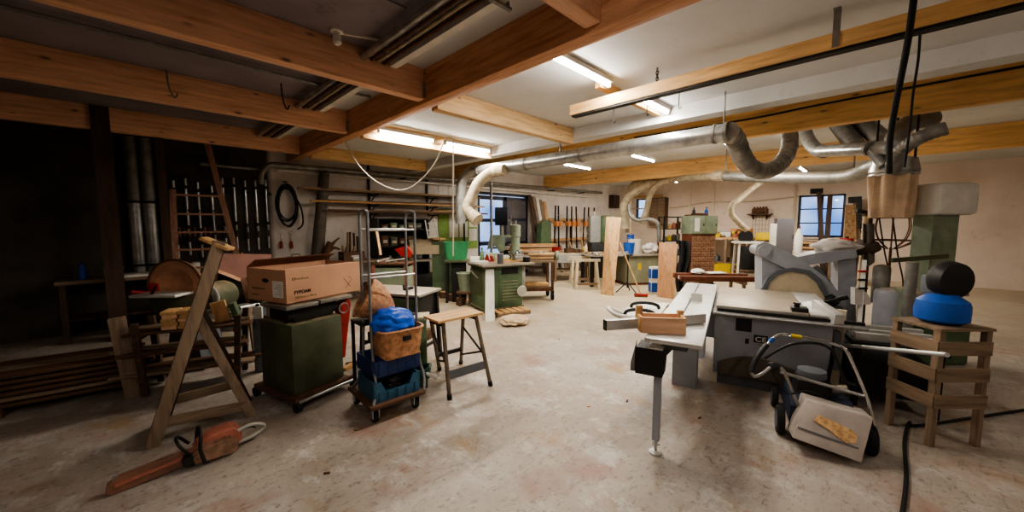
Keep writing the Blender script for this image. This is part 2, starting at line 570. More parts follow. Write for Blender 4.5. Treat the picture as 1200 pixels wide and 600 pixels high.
for z0 in (.02, 1.0, 1.75, dzt - .2): f.box(xm + .02, dxb - .08, y0, y0 + .02, z0, z0 + .09)
f.build('rail', M_glass, lf)
# ================================================================ ceiling beams
def beam(mb, m, label, **k):
    return mb.single('ceiling_beam', m, label, 'beam', **k)
beam(MB().box(2.17, 2.32, -8, WL, 2.9, 3.25, .012), M_beam_y, 'long orange glulam main beam crossing the whole room overhead')
beam(MB().box(6.25, 6.4, -8, WL, 2.9, 3.3, .012), M_beam_far, 'orange glulam beam behind the big silver duct and its bend')
beam(MB().box(10.05, 10.2, -8, WL, 2.9, 3.3, .012), M_beam_far, 'farthest orange glulam beam, above the thinner dust pipe')
for y, lb in ((1.42, 'near cross beam meeting the main beam at top centre, dark side face'), (3.5, 'bright orange cross beam running from the upper left corner into the main beam'), (5.5, 'second cross beam at left, below the bright orange one'), (7.7, 'dim cross beam close to the dark left wall')):
    o = beam(MB().box(-6, 2.165, y - .06, y + .06, 2.93, 3.25, .01), M_beam_x, lb)
    if y in (3.5, 5.5):
        MB(o).box(2.14, 2.168, y - .075, y - .06, 2.95, 3.1).build('joist_hanger', M_galv, o)
for y, lb in ((3.5, 'short pale cross beam right of the main beam, ending at the white ceiling drop'), (5.36, 'short pale cross beam lit by two tube lights'), (7.6, 'short dim cross beam nearest the left wall, past the lit one')):
    beam(MB().box(2.325, 4.76, y - .06, y + .06, 2.87, 3.1, .008), M_beam_pale, lb)
# hung rail timber
t = T('hanging_rail', 'square-edged timber rail hung from the ceiling by a chain, with hooks below', 'rail', (3.5, 1.2, 2.84))
MB(t).box(3.45, 3.55, -3.5, 2.55, 2.85, 2.96, .006).build('timber', M_rail_wood, t)
MB(t).box(3.46, 3.54, -3.5, 2.53, 2.832, 2.85).build('steel_strip', M_blackm, t)
for u in (719, 758, 795):
    p = oX(u, 140, 3.5)
    h = MB(t)
    h.tube(smooth([(3.5, p.y, 2.835), (3.5, p.y, 2.7), (3.5, p.y - .012, 2.685), (3.5, p.y - .024, 2.7)], 4), .004, 6)
    h.build('hook', M_blackm, t)
p = oX(770, 95, 3.5)
for i in range(5):
    z = 2.97 + .028 * i
    c = MB(t)
    ax = (1, 0, 0) if i % 2 else (0, 1, 0)
    pts = []
    for k in range(14):
        a = 2 * PI * k / 14
        d = V((0, math.cos(a) * .012, 0)) if i % 2 else V((math.cos(a) * .012, 0, 0))
        pts.append(V((3.5, p.y, z)) + d + V((0, 0, math.sin(a) * .022)))
    c.tube(pts, .004, 6, True).build('chain_link', M_blackm, t)
p = oX(981, 40, 3.5)
h = MB(t); h.box(3.445, 3.452, p.y - .02, p.y + .02, 2.86, 3.1); h.box(3.4, 3.452, p.y - .02, p.y + .02, 3.09, 3.1)
h.build('hanger_bracket', M_galv_dull, t)
# long slack cable clipped under the second beam
MB().tube(smooth([(6.23, 3.2, 3.16), (6.23, 1.5, 3.14), (6.235, .6, 3.17), (6.235, -1.2, 3.2)], 6), .012, 6).single('cable', M_cable, 'dark cable clipped along the side of the beam behind the duct bend', 'cable')
# ================================================================ tube lights
def tube_light(x0, x1, y, z, label, power, bed=True, col=(1, .93, .82)):
    t = T('tube_light', label, 'light', ((x0 + x1) / 2, y, z), 0, 'fluorescent tube lights')
    MB(t).box(x0, x1, y - .035, y + .035, z, z + .045, .005).build('housing', M_white, t)
    MB(t).cyl((x0 + .03, y, z - .02), (x1 - .03, y, z - .02), .017, None, 10).build('tube', M_tube, t)
    e = MB(t)
    for xx in (x0 + .015, x1 - .015): e.box(xx - .015, xx + .015, y - .02, y + .02, z - .04, z)
    e.build('end_cap', M_white, t)
    l = bpy.data.lights.new('tube_lamp', 'AREA')
    l.shape = 'RECTANGLE'; l.size = x1 - x0; l.size_y = .06; l.energy = power * .62; l.color = col
    o = bpy.data.objects.new('tube_lamp', l); C.objects.link(o)
    o.location = (0, 0, -.045); o.parent = t
    return t
tube_light(2.34, 3.42, 2.03, 3.05, 'bright tube light just right of the main beam, nearest the camera', 46)
tube_light(3.95, 4.75, 2.0, 3.05, 'short tube light showing under the hung timber rail', 34)
tube_light(2.5, 3.45, 5.22, 3.0, 'left tube light of the two along the pale short beam', 48)
tube_light(3.65, 4.65, 5.22, 3.0, 'right tube light of the two along the pale short beam', 54)
tube_light(7.1, 8.25, 5.42, 3.07, 'tube light below the silver duct, left of two beyond it', 66)
tube_light(7.15, 8.25, 3.75, 3.07, 'tube light seen under the middle of the silver duct', 66)
tube_light(7.2, 8.3, 2.05, 3.07, 'tube light mostly hidden behind the duct bend', 60)
tube_light(11.6, 12.8, 5.0, 3.07, 'tube light in the farthest bay on the left', 95)
tube_light(11.6, 12.8, 1.6, 3.07, 'tube light in the farthest bay towards the window', 95)
tube_light(3.2, 4.4, -3.2, 3.05, 'added fill tube light, unseen behind the photographer on the right', 18)  # added fill lamp out of frame, brightens the right foreground
tube_light(-2.2, -1.0, -1.6, 3.205, 'tube light behind the photographer on the left', 38, col=(1, .9, .82))
tube_light(-.4, .7, .35, 3.205, 'added fill tube light overhead in the left bay, out of view above the photographer', 9, col=(1, .9, .82))  # extra unseen lamp put in to lift the saw, floor and near beams
MB().box(3.35, 4.76, 2.1, 2.16, 3.02, 3.1).single('cable_trunking', M_wx, 'wooden batten beside the two near tube lights', 'batten')
MB().cyl((2.6, 3.9, 3.1), (2.6, 3.9, 3.04), .03, .025, 10).single('smoke_detector', M_white, 'small white cap on the pale ceiling beside the main beam', 'detector')
# ================================================================ ceiling conduits in the left bay
gp = 'pipes under the dark ceiling beside the main beam'
cpy = (-8, WL - .02)
for x, r, m, lb in ((1.53, .032, M_galv, 'thick silver pipe under the dark ceiling, farthest from the main beam'), (1.61, .016, M_rust, 'copper-brown pipe right beside the thick silver ceiling pipe'), (1.67, .016, M_flex, 'middle tan pipe of the ceiling bundle'), (1.73, .016, M_rust, 'copper-brown pipe next to the white ceiling trunking')):
    MB().cyl((x, cpy[0], 3.16), (x, cpy[1], 3.16), r, None, 10).single('ceiling_pipe', m, lb, 'pipe', gp)
MB().box(1.79, 1.86, cpy[0], cpy[1], 3.15, 3.24).single('cable_trunking', M_white, 'square white trunking along the main beam', 'trunking')
for y in (1.9, 3.9, 5.9):
    MB().box(1.49, 1.9, y, y + .03, 3.11, 3.128).box(1.49, 1.5, y, y + .03, 3.128, 3.25).box(1.87, 1.88, y, y + .03, 3.128, 3.25).single('pipe_strap', M_galv_dull, {1.9: 'pipe clamp strap nearest the photographer', 3.9: 'pipe clamp strap between the two bright cross beams', 5.9: 'pipe clamp strap deepest toward the left wall'}[y], 'bracket')
MB().cyl((-5, 4.55, 3.2), (2.1, 4.55, 3.2), .018, None, 8).single('ceiling_conduit', M_galv_dull, 'thin grey conduit between the two bright left cross beams', 'conduit')
q = D(395, 47, 3.2)
t = T('lamp_socket', 'small white bare lamp socket on the dark ceiling', 'lamp', (q.x, q.y, 3.25))
MB().cyl((0, 0, -.03), (0, 0, 0), .05, None, 14).build('base', M_white, t)
MB().lathe([(.02, -.13), (.035, -.11), (.032, -.06), (.022, -.03)], n=14).build('bulb', M_white, t)
MB().tube(smooth([(q.x + .03, q.y + .02, 3.235), (q.x + .35, q.y - .1, 3.23), (q.x + .5, q.y + .1, 3.235)], 5), .014, 6).single('cable', M_cablew, 'pale wire running from the lamp socket along the ceiling', 'cable')
for u, v, lb in ((195, 85, 'bent wire hanging from the ceiling conduit at upper left'), (330, 110, 'dark bent bracket at the ceiling behind the first cross beam')):
    q = D(u, v, 4.0 if u < 300 else 4.4)
    MB().tube(smooth([(q.x, q.y, 3.25), (q.x + .01, q.y, 3.08), (q.x + .05, q.y + .02, 2.98), (q.x + .08, q.y + .02, 3.03)], 5), .008, 6).single('wire', M_galv_dull if u < 300 else M_blackm, lb, 'wire')
# ================================================================ big silver duct and its bend
DX, DZ = 4.65, 2.66
t = T('silver_duct', 'big silver extraction duct crossing the room with a sagging U-shaped bend', 'duct', (DX, 3.5, 2.56))
MB(t).cyl((DX, 1.28, DZ), (DX, 5.55, DZ), .1, None, 24).build('straight_pipe', M_galv, t)
for y in (1.3, 1.42, 3.2, 4.3, 5.5):
    MB(t).cyl((DX, y - .015, DZ), (DX, y + .015, DZ), .108, None, 24).build('collar', M_galv_dull, t)
def seg_elbow(par, ctrl, r, m, name, n=5, num=18):
    pts = smooth(ctrl, n)
    o = MB(par).tube(pts, r, num).build(name, m, par, ang=25)
    for i in range(2, len(pts) - 2, 2):
        d = (pts[i + 1] - pts[i - 1]).normalized()
        MB(par).cyl(pts[i] - d * .006, pts[i] + d * .006, r * 1.05, None, num).build('seam_ring', m, o)
    return o
ub = [V((DX, 1.28, DZ)), D(862, 164, 4.45), D(869, 182, 4.55), D(881, 197, 4.75), D(899, 200, 5.0), D(916, 190, 5.3), D(925, 172, 5.6), D(925, 150, 5.8)]
seg_elbow(t, ub, .105, M_darkduct, 'u_bend', 4)
for y in (1.33, 3.6):
    h = MB(t); h.box(DX - .02, DX + .02, y - .004, y + .004, DZ + .1, 3.1); h.build('hanger', M_galv, t)
e1 = [V((DX, 5.55, DZ)), D(556, 199, 7.25), D(544, 208, 7.3), D(540, 225, 7.3), D(540, 262, 7.3)]
seg_elbow(t, e1, .095, M_galv_dull, 'down_pipe', 4)
t2 = T('flexible_duct', 'dusty cream flexible duct branching down from the left end of the silver duct', 'duct', (4.4, 5.3, 2.3))
e2 = [D(592, 199, 6.55), D(576, 202, 6.75), D(561, 214, 6.7), D(553, 230, 6.65), D(548, 244, 6.6), D(555, 254, 6.5)]
seg_elbow(t2, e2, .095, M_flex, 'hose', 4)
MB(t2).cyl(D(553, 252, 6.52), D(560, 258, 6.45), .105, .12, 16).build('nozzle', M_flex, t2)
# thinner dust pipe beyond
t = T('dust_pipe', 'thinner dust extraction pipe running below the farthest beam, with branches down', 'duct', (9, 4, 2.5))
MB(t).tube(smooth([D(736, 272, 12.2), D(736, 240, 12.0), D(738, 222, 11.8), D(747, 213, 11.5), D(768, 211, 11.0), D(800, 209, 9.8), D(842, 206, 8.5)], 5), .085, 14).build('thin_run', M_flex, t)
MB(t).tube(smooth([D(842, 206, 8.5), D(900, 208, 7.3), D(970, 208, 6.3), D(1000, 205, 5.9), D(1018, 197, 5.6), D(1040, 188, 5.3)], 5), .105, 16).build('thick_run', M_galv_dull, t)
MB(t).cyl(D(838, 206, 8.6), D(850, 206, 8.3), .125, None, 16).build('sleeve', M_flex, t)
MB(t).tube(smooth([D(775, 212, 10.8), D(757, 218, 10.9), D(741, 227, 11.0), D(732, 238, 11.0), D(731, 252, 11.0), D(732, 268, 11.0)], 5), .12, 14).build('branch', M_flex, t)
MB(t).tube(smooth([D(790, 210, 10.3), D(772, 216, 10.6), D(762, 228, 10.8), D(758, 245, 10.9), D(752, 262, 11.0)], 5), .085, 12).build('branch', M_flex, t)
pts = smooth([D(737, 240, 10.7), D(739, 252, 10.6), D(747, 258, 10.5), D(759, 257, 10.4), D(769, 260, 10.3), D(772, 270, 10.3), D(772, 284, 10.3)], 6)
MB(t).tube(pts, ribbed(pts, .055), 10).build('hose', M_galv_dull, t)
for u, v in ((756, 203), (765, 203), (850, 200), (1000, 198)):
    q = D(u, 206, 11.2 if u < 800 else (8.4 if u < 900 else 5.9))
    MB(t).box(q.x - .01, q.x + .01, q.y - .01, q.y + .01, q.z, 3.3).build('hanger', M_galv_dull, t)
pts = smooth([D(893, 212, 11.2), D(880, 222, 11.1), D(867, 233, 11.0), D(858, 241, 10.9), D(857, 250, 10.9), D(864, 259, 10.8), D(876, 270, 10.7)], 6)
MB().tube(pts, ribbed(pts, .085), 12).single('flexible_hose', M_flex, 'grey flexible hose bending down from the thin dust pipe to the back bench', 'hose')
# cluster of ducts at the right
t = T('branch_duct', 'silver branch duct at right, horizontal run between two dark elbows', 'duct', (4.7, .7, 2.6))
MB(t).tube(smooth([D(943, 150, 6.8), D(947, 163, 6.4), D(955, 174, 6.0), D(966, 178, 5.7)], 5), .095, 14).build('elbow', M_darkduct, t)
MB(t).cyl(D(962, 177, 5.75), D(1046, 173, 4.4), .085, .082, 18).build('straight_pipe', M_galv, t)
MB(t).cyl(D(1019, 174, 4.7), D(1022, 174, 4.66), .092, None, 18).build('collar', M_galv_dull, t)
MB(t).cyl(D(1022, 177, 4.66), D(1037, 194, 4.5), .06, None, 12).build('branch', M_galv, t)
for pa, pb, lb in ((D(982, 145, 6.2), D(1003, 172, 5.6), 'left dark slanting duct above the silver branch duct'), (D(1008, 142, 6.0), D(1036, 166, 5.3), 'right dark slanting duct above the silver branch duct')):
    MB().cyl(pa, pb, .12, None, 16).single('slanted_duct', M_darkduct, lb, 'duct')
pts = smooth([D(1046, 200, 4.1), D(1049, 186, 4.0), D(1056, 176, 3.9), D(1068, 167, 3.8), D(1085, 158, 3.7), D(1110, 150, 3.6)], 6)
MB().tube(pts, ribbed(pts, .065), 12).single('flexible_hose', M_darkduct, 'ribbed grey hose curving up at the right edge', 'hose')
q = D(1074, 185, 4.2)
t = T('dust_collector', 'silver dust collector drum with a gathered cloth filter bag hanging below', 'dust collector', (q.x, q.y, 1.8))
c0 = D(1047, 203, 4.6)
MB(t).lathe([(.1, .2), (.2, .16), (.23, .02), (.2, -.04)], c0, 26).build('drum', M_galv, t)
MB(t).tube(smooth([c0 + V((0, 0, .3)), c0 + V((.02, 0, .45)), c0 + V((.12, -.1, .6)), c0 + V((.3, -.3, .65))], 5), .1, 14).build('inlet', M_galv_dull, t)
def bagf(i, j):
    a = 2 * PI * i
    r = (.2 + .025 * math.sin(a * 9 + math.sin(3 * a))) * (1 - .08 * j) * (1 + .05 * math.sin(5 * a + 3 * j))
    return c0 + V((math.cos(a) * r, math.sin(a) * r, -.02 - .52 * j))
b = MB(t); b.grid(bagf, 96, 6, True); b.build('filter_bag', M_cloth, t)
MB(t).tor(c0 + V((0, 0, -.02)), .222, .012, (0, 0, 1), 28).build('hoop', M_steel, t)
h = MB(t)
for a in (0, 2.1, 4.2): h.cyl(c0 + V((math.cos(a) * .19, math.sin(a) * .19, .12)), c0 + V((math.cos(a) * .19, math.sin(a) * .19, 3.3 - c0.z)), .012, None, 8)
h.build('hanger', M_blackm, t)
# black hose hanging at right
pts = smooth([V((D(1072, 0, 2.25).x, D(1072, 0, 2.25).y, 3.1)), D(1066, 35, 2.3), D(1058, 80, 2.4), D(1049, 125, 2.5), D(1043, 165, 2.6), D(1042, 203, 2.65)], 6)
MB().tube(pts, .017, 10).single('black_hose', M_rubber, 'thick black hose hanging down from the ceiling near the right edge', 'hose')
pts = smooth([V((D(1078, 40, 2.9).x, D(1078, 40, 2.9).y, 3.1)), D(1076, 70, 2.9), D(1070, 110, 3.0), D(1066, 150, 3.05), D(1060, 196, 3.1)], 6)
MB().tube(pts, .008, 8).single('black_hose', M_rubber, 'thinner dark hose hanging right of the thick black hose', 'hose')
# ================================================================ pipes along the left wall
t = T('wall_pipe', 'long pale pipe running high along the left wall past the hose coil', 'pipe', (5, 8.3, 2.8))
a = oY(318, 193, 8.25); b = oY(705, 226, 8.25)
MB(t).cyl(a, b, .055, None, 12).build('pipe', M_galv_dull, t)
MB(t).tube(smooth([a, oY(312, 196, 8.25), oY(306, 204, 8.25), oY(306, 216, 8.25)], 4), .05, 12).build('elbow', M_galv_dull, t)
for u in (350, 410, 470, 600, 660):
    q = a + (b - a) * ((u - 318) / 387.)
    MB(t).box(q.x - .02, q.x + .02, q.y - .07, WL, q.z - .075, q.z - .05).build('bracket', M_blackm, t)
a2 = oY(325, 199, 8.38); b2 = oY(690, 231, 8.38)
MB().cyl(a2, b2, .028, None, 10).single('wall_pipe', M_white, 'thin white pipe below the long pale wall pipe', 'pipe')
q = oY(250, 196, 8.36); q2 = oY(306, 199, 8.36)
MB().cyl(oY(235, 192, 8.36), q2, .03, None, 10).single('wall_pipe', M_galv_dull, 'short horizontal pipe above the row of steel clamps', 'pipe')
# slack white cable loop
pts = smooth([V((D(403, 172, 5.6).x, D(403, 172, 5.6).y, 2.9)), D(420, 193, 5.6), D(440, 212, 5.6), D(462, 222, 5.6), D(478, 221, 5.6), D(495, 209, 5.5), D(510, 190, 5.4), D(518, 172, 5.3), D(524, 162, 5.25), D(530, 163, 5.2), D(531, 175, 5.2), D(531, 240, 5.2), D(531, 300, 5.2)], 6)
MB().tube(pts, .009, 8).single('slack_cable', M_cablew, 'white slack cable hanging in a long loop below the lit short beam', 'cable')
# wooden box post against the far wall
q = oX(714, 225, 14.6)
MB().box(14.4, 14.9, oX(722, 225, 14.6).y, oX(711, 225, 14.6).y, 2.35, 2.9).single('wall_box', M_dwz, 'brown wooden box hung at the far corner below the farthest beam', 'box')
MB().box(14.3, 15.38, oX(712, 225, 14.8).y, oX(709, 225, 14.8).y, 2.35, 3.1).single('board', M_dwz, 'narrow dark board beside the brown corner box', 'board')
# ================================================================ sliding table saw (foreground right)
SA = R(14.5)
SO = V((2.51, .78, 0))
saw = T('panel_saw', 'large grey sliding table panel saw with a pale sliding table', 'table saw', SO, SA)
def sawP(x, y, z=0):   # saw frame -> world
    return MW[saw.name] @ V((x, y, z))
b = MB()
b.prism([(1.68, .12), (3.0, .12), (3.0, .8), (1.5, .8), (1.5, .62)], -.92, -.02, 'y')
b.build('cabinet', M_grey, saw)
b = MB()
b.prism([(1.42, .0), (1.74, .0), (1.74, .5), (1.66, .78), (1.42, .78)], .12, .34, 'y')
b.box(2.4, 2.75, .1, .34, 0, .78)
b.box(1.6, 2.9, -.02, .14, .5, .78)
b.build('sliding_table_pedestal', M_grey, saw)
MB().box(1.72, 2.95, -.86, -.06, 0, .12).build('plinth', M_greyd, saw)
# curved dusty panel low on the front of the cabinet
slx = lambda z: 1.68 - .36 * (z - .12)
pts = [(slx(.13) - .002, -.06, .13)] + [(slx(z_) - .002, y_, z_) for y_, z_ in [(-.06 - .8 * k / 12, .17 + .2 * math.sin(PI * (.08 + .84 * k / 12) ** .8)) for k in range(13)]] + [(slx(.13) - .002, -.86, .13)]
MB().slab(pts, (-.016, 0, -.006)).build('front_access_panel', mat('dusty_grey_panel', (104, 96, 84), .7, 0, .15, 6), saw)
b = MB(); b.box(1.493, 1.5, -.33, -.2, .63, .75); b.build('switch_recess', M_black, saw)
f = MB()
f.bar((1.56, -.3, .5), (1.53, -.3, .56), .03, .03); f.cyl((1.56, -.4, .5), (1.545, -.4, .515), .012); f.build('knob', M_black, saw)
# CE mark
dirx = V((0, -1, 0))
nrm = V((-.18, 0, .5)).normalized()
ivs = MW[saw.name].inverted()
best = min(((abs((ivs @ G(892, 391, z_ / 200)).x - min(slx(z_ / 200), 9) if z_ / 200 < .62 else abs((ivs @ G(892, 391, z_ / 200)).x - 1.5)), z_ / 200) for z_ in range(60, 160)))[1]
yc = (ivs @ G(892, 391, best)).y
zc_ = min(best, .57)
up = V((-.36, 0, 1)).normalized(); fc = V((slx(zc_), yc, zc_)) - V((.004, 0, 0)); dy = V((0, -.055, 0)); dz_ = up * .042
pl = MB().slab([fc - dy - dz_, fc + dy - dz_, fc + dy + dz_, fc - dy + dz_], V((-.003, 0, -.001))).build('mark_plate', M_black, saw)
text('mark_lettering', 'CE', .075, M_white, pl, frame((0, -1, 0), up, fc - dy * .82 - dz_ * .62 + V((-.0045, 0, -.0016))), .0006, 'LEFT', .001)
# fixed table, rails
MB().box(1.43, 2.67, -.74, -.03, .84, .872, .004).build('main_table', M_cast, saw)
MB().box(1.43, 2.67, -.97, -.745, .845, .871, .004).build('extension_wing', M_alu, saw)
b = MB(); b.cyl((1.4, .0, .8), (1.4, -1.12, .8), .02); b.build('fence_rail', M_steel, saw)
b = MB(); b.box(1.405, 1.43, -1.1, -.04, .8, .845); b.build('table_apron', M_black, saw)
# sliding table
s = MB()
s.box(0, 2.82, 0, .36, .842, .872, .004)
s.build('sliding_table', M_alu, saw)
MB().box(.12, 2.75, .1, .26, .775, .842, .004).build('slide_beam', M_greyd, saw)
MB().box(.9, 2.75, .2, .214, .8715, .8728).build('table_slot', M_black, saw)
b = MB(); b.cyl((1.55, .205, .872), (1.55, .205, .9), .014); b.box(1.53, 1.57, .1, .2, .872, .95); b.build('stop_shoe', M_alu, saw)
# outrigger table with crosscut fence
o = MB()
o.bar((.5, .37, .845), (.62, .66, .845), .07, .04); o.bar((1.3, .37, .845), (1.2, .66, .845), .07, .04); o.bar((.58, .66, .845), (1.22, .66, .845), .06, .04)
o.slab([(.52, .38, .858), (1.29, .38, .858), (1.2, .65, .858), (.63, .65, .858)], (0, 0, .01))
of = o.build('outrigger_table', M_white, saw)
fa = V((.02, .64, .0)); fb = V((.62, .03, 0))
fd = (fb - fa).normalized()
f = MB(); f.bar(fa + V((0, 0, .915)), fb + V((0, 0, .915)), .045, .075, Z, .004); fo = f.build('crosscut_fence', M_alu, saw)
MB().bar(fa - fd * .006 + V((0, 0, .915)), fa + V((0, 0, .915)), .046, .076).build('end_cap', M_black, fo)
for k in (.25, .5, .75):
    p = fa.lerp(fb, k)
    MB().cyl(p + V((.03, .04, .87)), p + V((.03, .04, .9)), .012).build('knob', M_black, fo)
for (x0, y0, x1, y1) in ((.66, .4, .6, .64), (.98, .42, .92, .66)):
    pp = [V((x0, y0, .87)), V((x0, y0, .9)).lerp(V((x1, y1, .9)), .06), V((x0, y0, .918)).lerp(V((x1, y1, .918)), .3), V((x0, y0, .918)).lerp(V((x1, y1, .918)), .7), V((x0, y0, .9)).lerp(V((x1, y1, .9)), .94), V((x1, y1, .87))]
    MB().tube(smooth(pp, 4), .015, 10).build('handle', M_black, saw)
MB().tube(smooth([(.62, .66, .87), (.56, .76, .92), (.47, .74, .93), (.42, .66, .9), (.5, .56, .875)], 5), .018, 8).build('hand_grip', M_white, saw)
# black bracket and adjustable leg
b = MB()
b.prism([(.02, .6), (.17, .6), (.22, .7), (.22, .79), (.02, .79)], .24, .42, 'y')
b.slab([(-.0, .42, .8), (-.0, .42, .62), (.05, .46, .6), (.06, .46, .66), (.1, .47, .64), (.14, .44, .8)], (.02, 0, 0))
b.slab([(.17, .3, .8), (.5, .16, .8), (.5, .16, .76), (.2, .3, .62)], (0, .03, 0))
b.build('leg_bracket', M_black, saw)
b = MB(); b.box(.02, .2, .24, .34, .792, .8); b.build('bracket_cap', M_alu, saw)
lg = MB().box(.085, .135, .255, .305, .1, .62, .004).build('support_leg', M_grey, saw)
MB().cyl((.11, .28, .012), (.11, .28, .11), .011).build('threaded_rod', M_steel, lg)
ft = MB().lathe([(.045, 0), (.045, .012), (.02, .02)], (.11, .28, 0), 18).build('foot_pad', M_alu, lg)
MB().tor((.11, .28, .07), .028, .004, (.2, .1, 1), 16).build('lock_ring', M_steel, lg)
# rip fence at the far side of the table
f = MB()
f.bar((1.36, -.93, .86), (1.72, -.83, .91), .07, .09, Z, .004)
f.build('rip_fence', M_alu, saw)
f = MB()
f.box(1.45, 1.58, -.74, -.62, .873, .91, .005); f.cyl((1.5, -.66, .91), (1.5, -.66, .945), .022); f.cyl((1.5, -.66, .94), (1.5, -.66, .95), .03)
f.build('fence_stop', M_black, saw)
h = MB(); h.cyl((1.75, -.86, .92), (1.78, -1.0, .97), .012); h.cyl((1.775, -.98, .963), (1.79, -1.06, .99), .02); h.build('fence_lever', M_black, saw)
MB().tube([(1.6, -.93, .7), (1.6, -.95, .45), (1.62, -.93, .2)], .014, 8).build('power_cable', M_cable, saw)
b = MB(); b.box(1.6, 1.75, -1.0, -.925, .35, .7, .01); b.build('motor_box', M_greyd, saw)
# open wooden tray standing on the sliding table
def tray(loc, rz, L, Wd, Hh, label):
    t = T('wooden_tray', label, 'tray', loc, rz)
    MB().box(-L / 2, L / 2, -Wd / 2, Wd / 2, 0, .012).build('bottom', M_pink, t)
    for sgn in (-1, 1):
        MB().box(-L / 2, L / 2, sgn * Wd / 2 - .009, sgn * Wd / 2 + .009, 0, Hh, .002).build('side_board', M_pink, t)
        MB().box(sgn * L / 2 - .009, sgn * L / 2 + .009, -Wd / 2 + .01, Wd / 2 - .01, 0, Hh, .002).build('end_board', M_wy, t)
    MB().box(-L / 2 - .015, -L / 2 + .03, Wd / 2 - .03, Wd / 2 + .015, Hh * .2, Hh * 1.5, .002).build('corner_post', M_wz, t)
    MB().box(L / 2 - .02, L / 2 + .02, Wd / 2 - .03, Wd / 2 + .005, Hh * .2, Hh * 1.25, .002).build('corner_post', M_wz, t)
    b = MB()
    for k in range(14): b.blob((random.uniform(-L * .35, L * .35), random.uniform(-Wd * .3, Wd * .3), .02), (.02, .015, .012), .5, k, 1)
    b.build('wood_chips', M_pink, t, None, 'stuff')
p = sawP(.22, .29, .873)
tray(p, R(-52), .3, .14, .115, 'small open pinkish wooden tray standing on the saw sliding table')
# ================================================================ grey sander behind the saw
q = G(915, 400)
base = V((5.75, 1.0, 0))
sd = T('edge_sander', 'grey edge sander with a rounded tan panel and raised arm behind the saw table', 'sander', base)
class Pl:
    def __init__(s, p, ang):   # vertical plane through p, its normal at ang degrees
        s.p = V(p); s.n = V((math.cos(R(ang)), math.sin(R(ang)), 0))
    def __call__(s, u, v, off=0.0):
        x, y, z, h = ray(u, v)
        d = V((x, y, z)); o = V((0, 0, EYE))
        t = ((s.p - o).dot(s.n) + off) / d.dot(s.n)
        return o + d * t
    def poly(s, pts, off=0.0):
        return [s(u, v, off) for u, v in pts]
P1 = Pl((5.75, .9, 0), 25)
n1 = P1.n
b = MB(sd); b.slab(P1.poly([(893, 300), (900, 292), (938, 308), (968, 330), (985, 350), (992, 420), (893, 420)]), n1 * .35); b.build('housing', M_grey, sd)
b = MB(sd)
q1 = P1(895, 294, -.06)
b.tube([q1 - n1 * .03, q1 + n1 * .42], 1e-9 + .07, 18)
b.build('idler_roll', M_grey, sd)
b = MB(sd); b.slab(P1.poly([(885, 295), (888, 287), (896, 283), (906, 287), (938, 303), (966, 324), (990, 349), (992, 360), (980, 358), (948, 329), (915, 312), (892, 301)], -.05), n1 * .05); b.build('upper_guard', M_grey, sd)
b = MB(sd); b.slab(P1.poly([(893, 352), (897, 335), (908, 324), (925, 318), (945, 320), (958, 329), (966, 345), (968, 358)], -.07), n1 * .03); b.build('table_panel', M_tan, sd, 'rounded tan board')
b = MB(sd); b.slab(P1.poly([(876, 345), (893, 338), (900, 325), (912, 317), (930, 314), (950, 317), (963, 328), (971, 347), (966, 347), (957, 331), (945, 321), (928, 318), (912, 322), (902, 331), (896, 350)], -.085), n1 * .03); b.build('panel_rim', M_greyd, sd)
b = MB(sd); b.slab(P1.poly([(982, 300), (1003, 300), (1003, 420), (982, 420)], .3), n1 * .2); b.build('column', M_grey, sd)
b = MB(sd); b.slab(P1.poly([(930, 302), (960, 296), (1003, 291), (1005, 302), (985, 305), (962, 309), (935, 312)], .22), n1 * .28); b.build('top_arm', M_grey, sd)
b = MB(sd); b.bar(P1(955, 312, .1), P1(985, 352, .1), .05, .06); b.build('strut', M_greyd, sd)
b = MB(sd); b.cyl(P1(971, 349, -.14), P1(980, 355, -.14), .06); b.build('tension_wheel', M_black, sd)
b = MB(sd); b.slab(P1.poly([(890, 400), (1004, 400), (1004, 440), (890, 440)], .0), n1 * .5); b.build('base', M_greyd, sd)
for c in (): pass
# white sack slumped over the arm
c = P1(979, 287, .36)
zt = P1(979, 297, .36).z
c = V((c.x, c.y, zt + .09))
MB().blob(c, (.11, .23, .1), .35, 3, 4, 1.8, zt - .0).single('white_sack', M_sack, 'slumped white sack lying over the arm of the grey sander', 'sack')
c = P1(1000, 290, .5)
MB().blob((c.x, c.y - .1, c.z + .0), (.12, .16, .1), .3, 9, 3).single('dark_sack', mat('dark_dusty_sack', (84, 70, 62), .9), 'dark bundled sack beside the white sack', 'sack')
# extension rails, bench and pole at right
t = T('support_bench', 'low dark bench with white aluminium rails stacked on it right of the saw', 'bench', sawP(2.1, -1.42), SA)
MB().box(-.35, .35, -.3, .3, .55, .6).build('bench_top', M_black, t)
for x in (-.3, .3):
    for y in (-.26, .26):
        MB().box(x - .02, x + .02, y - .02, y + .02, 0, .55).build('leg', M_blackm, t)
MB().box(-.28, .28, -.27, .27, .12, .4).build('dark_bin', M_black, t)
for i, (x, z, lb) in enumerate(((-.26, .6, 'white aluminium rail nearest on the low dark bench'), (-.1, .6, 'white aluminium rail in the middle of the low dark bench'), (.1, .6, 'white aluminium rail at the back of the low dark bench'))):
    a = sawP(2.1 + x, -1.14, .635); b_ = sawP(2.1 + x + .05, -1.7, .635)
    m = MB(); m.bar(a, b_, .05, .065); m.single('aluminium_rail', M_alu, lb, 'rail', 'rails on the low dark bench')
b = MB(); b.bar(sawP(1.9, -1.03, 0), sawP(1.95, -1.06, .84), .07, .07, (1, 0, 0)); b.single('beige_post', M_tan, 'beige post standing under the end of the saw table', 'post')
a = D(985, 404, 2.95); b_ = D(1100, 415, 2.45)
a = V((a.x, a.y, .62)); 
pa = D(974, 403, 3.4); pb = D(1110, 416, 2.35)
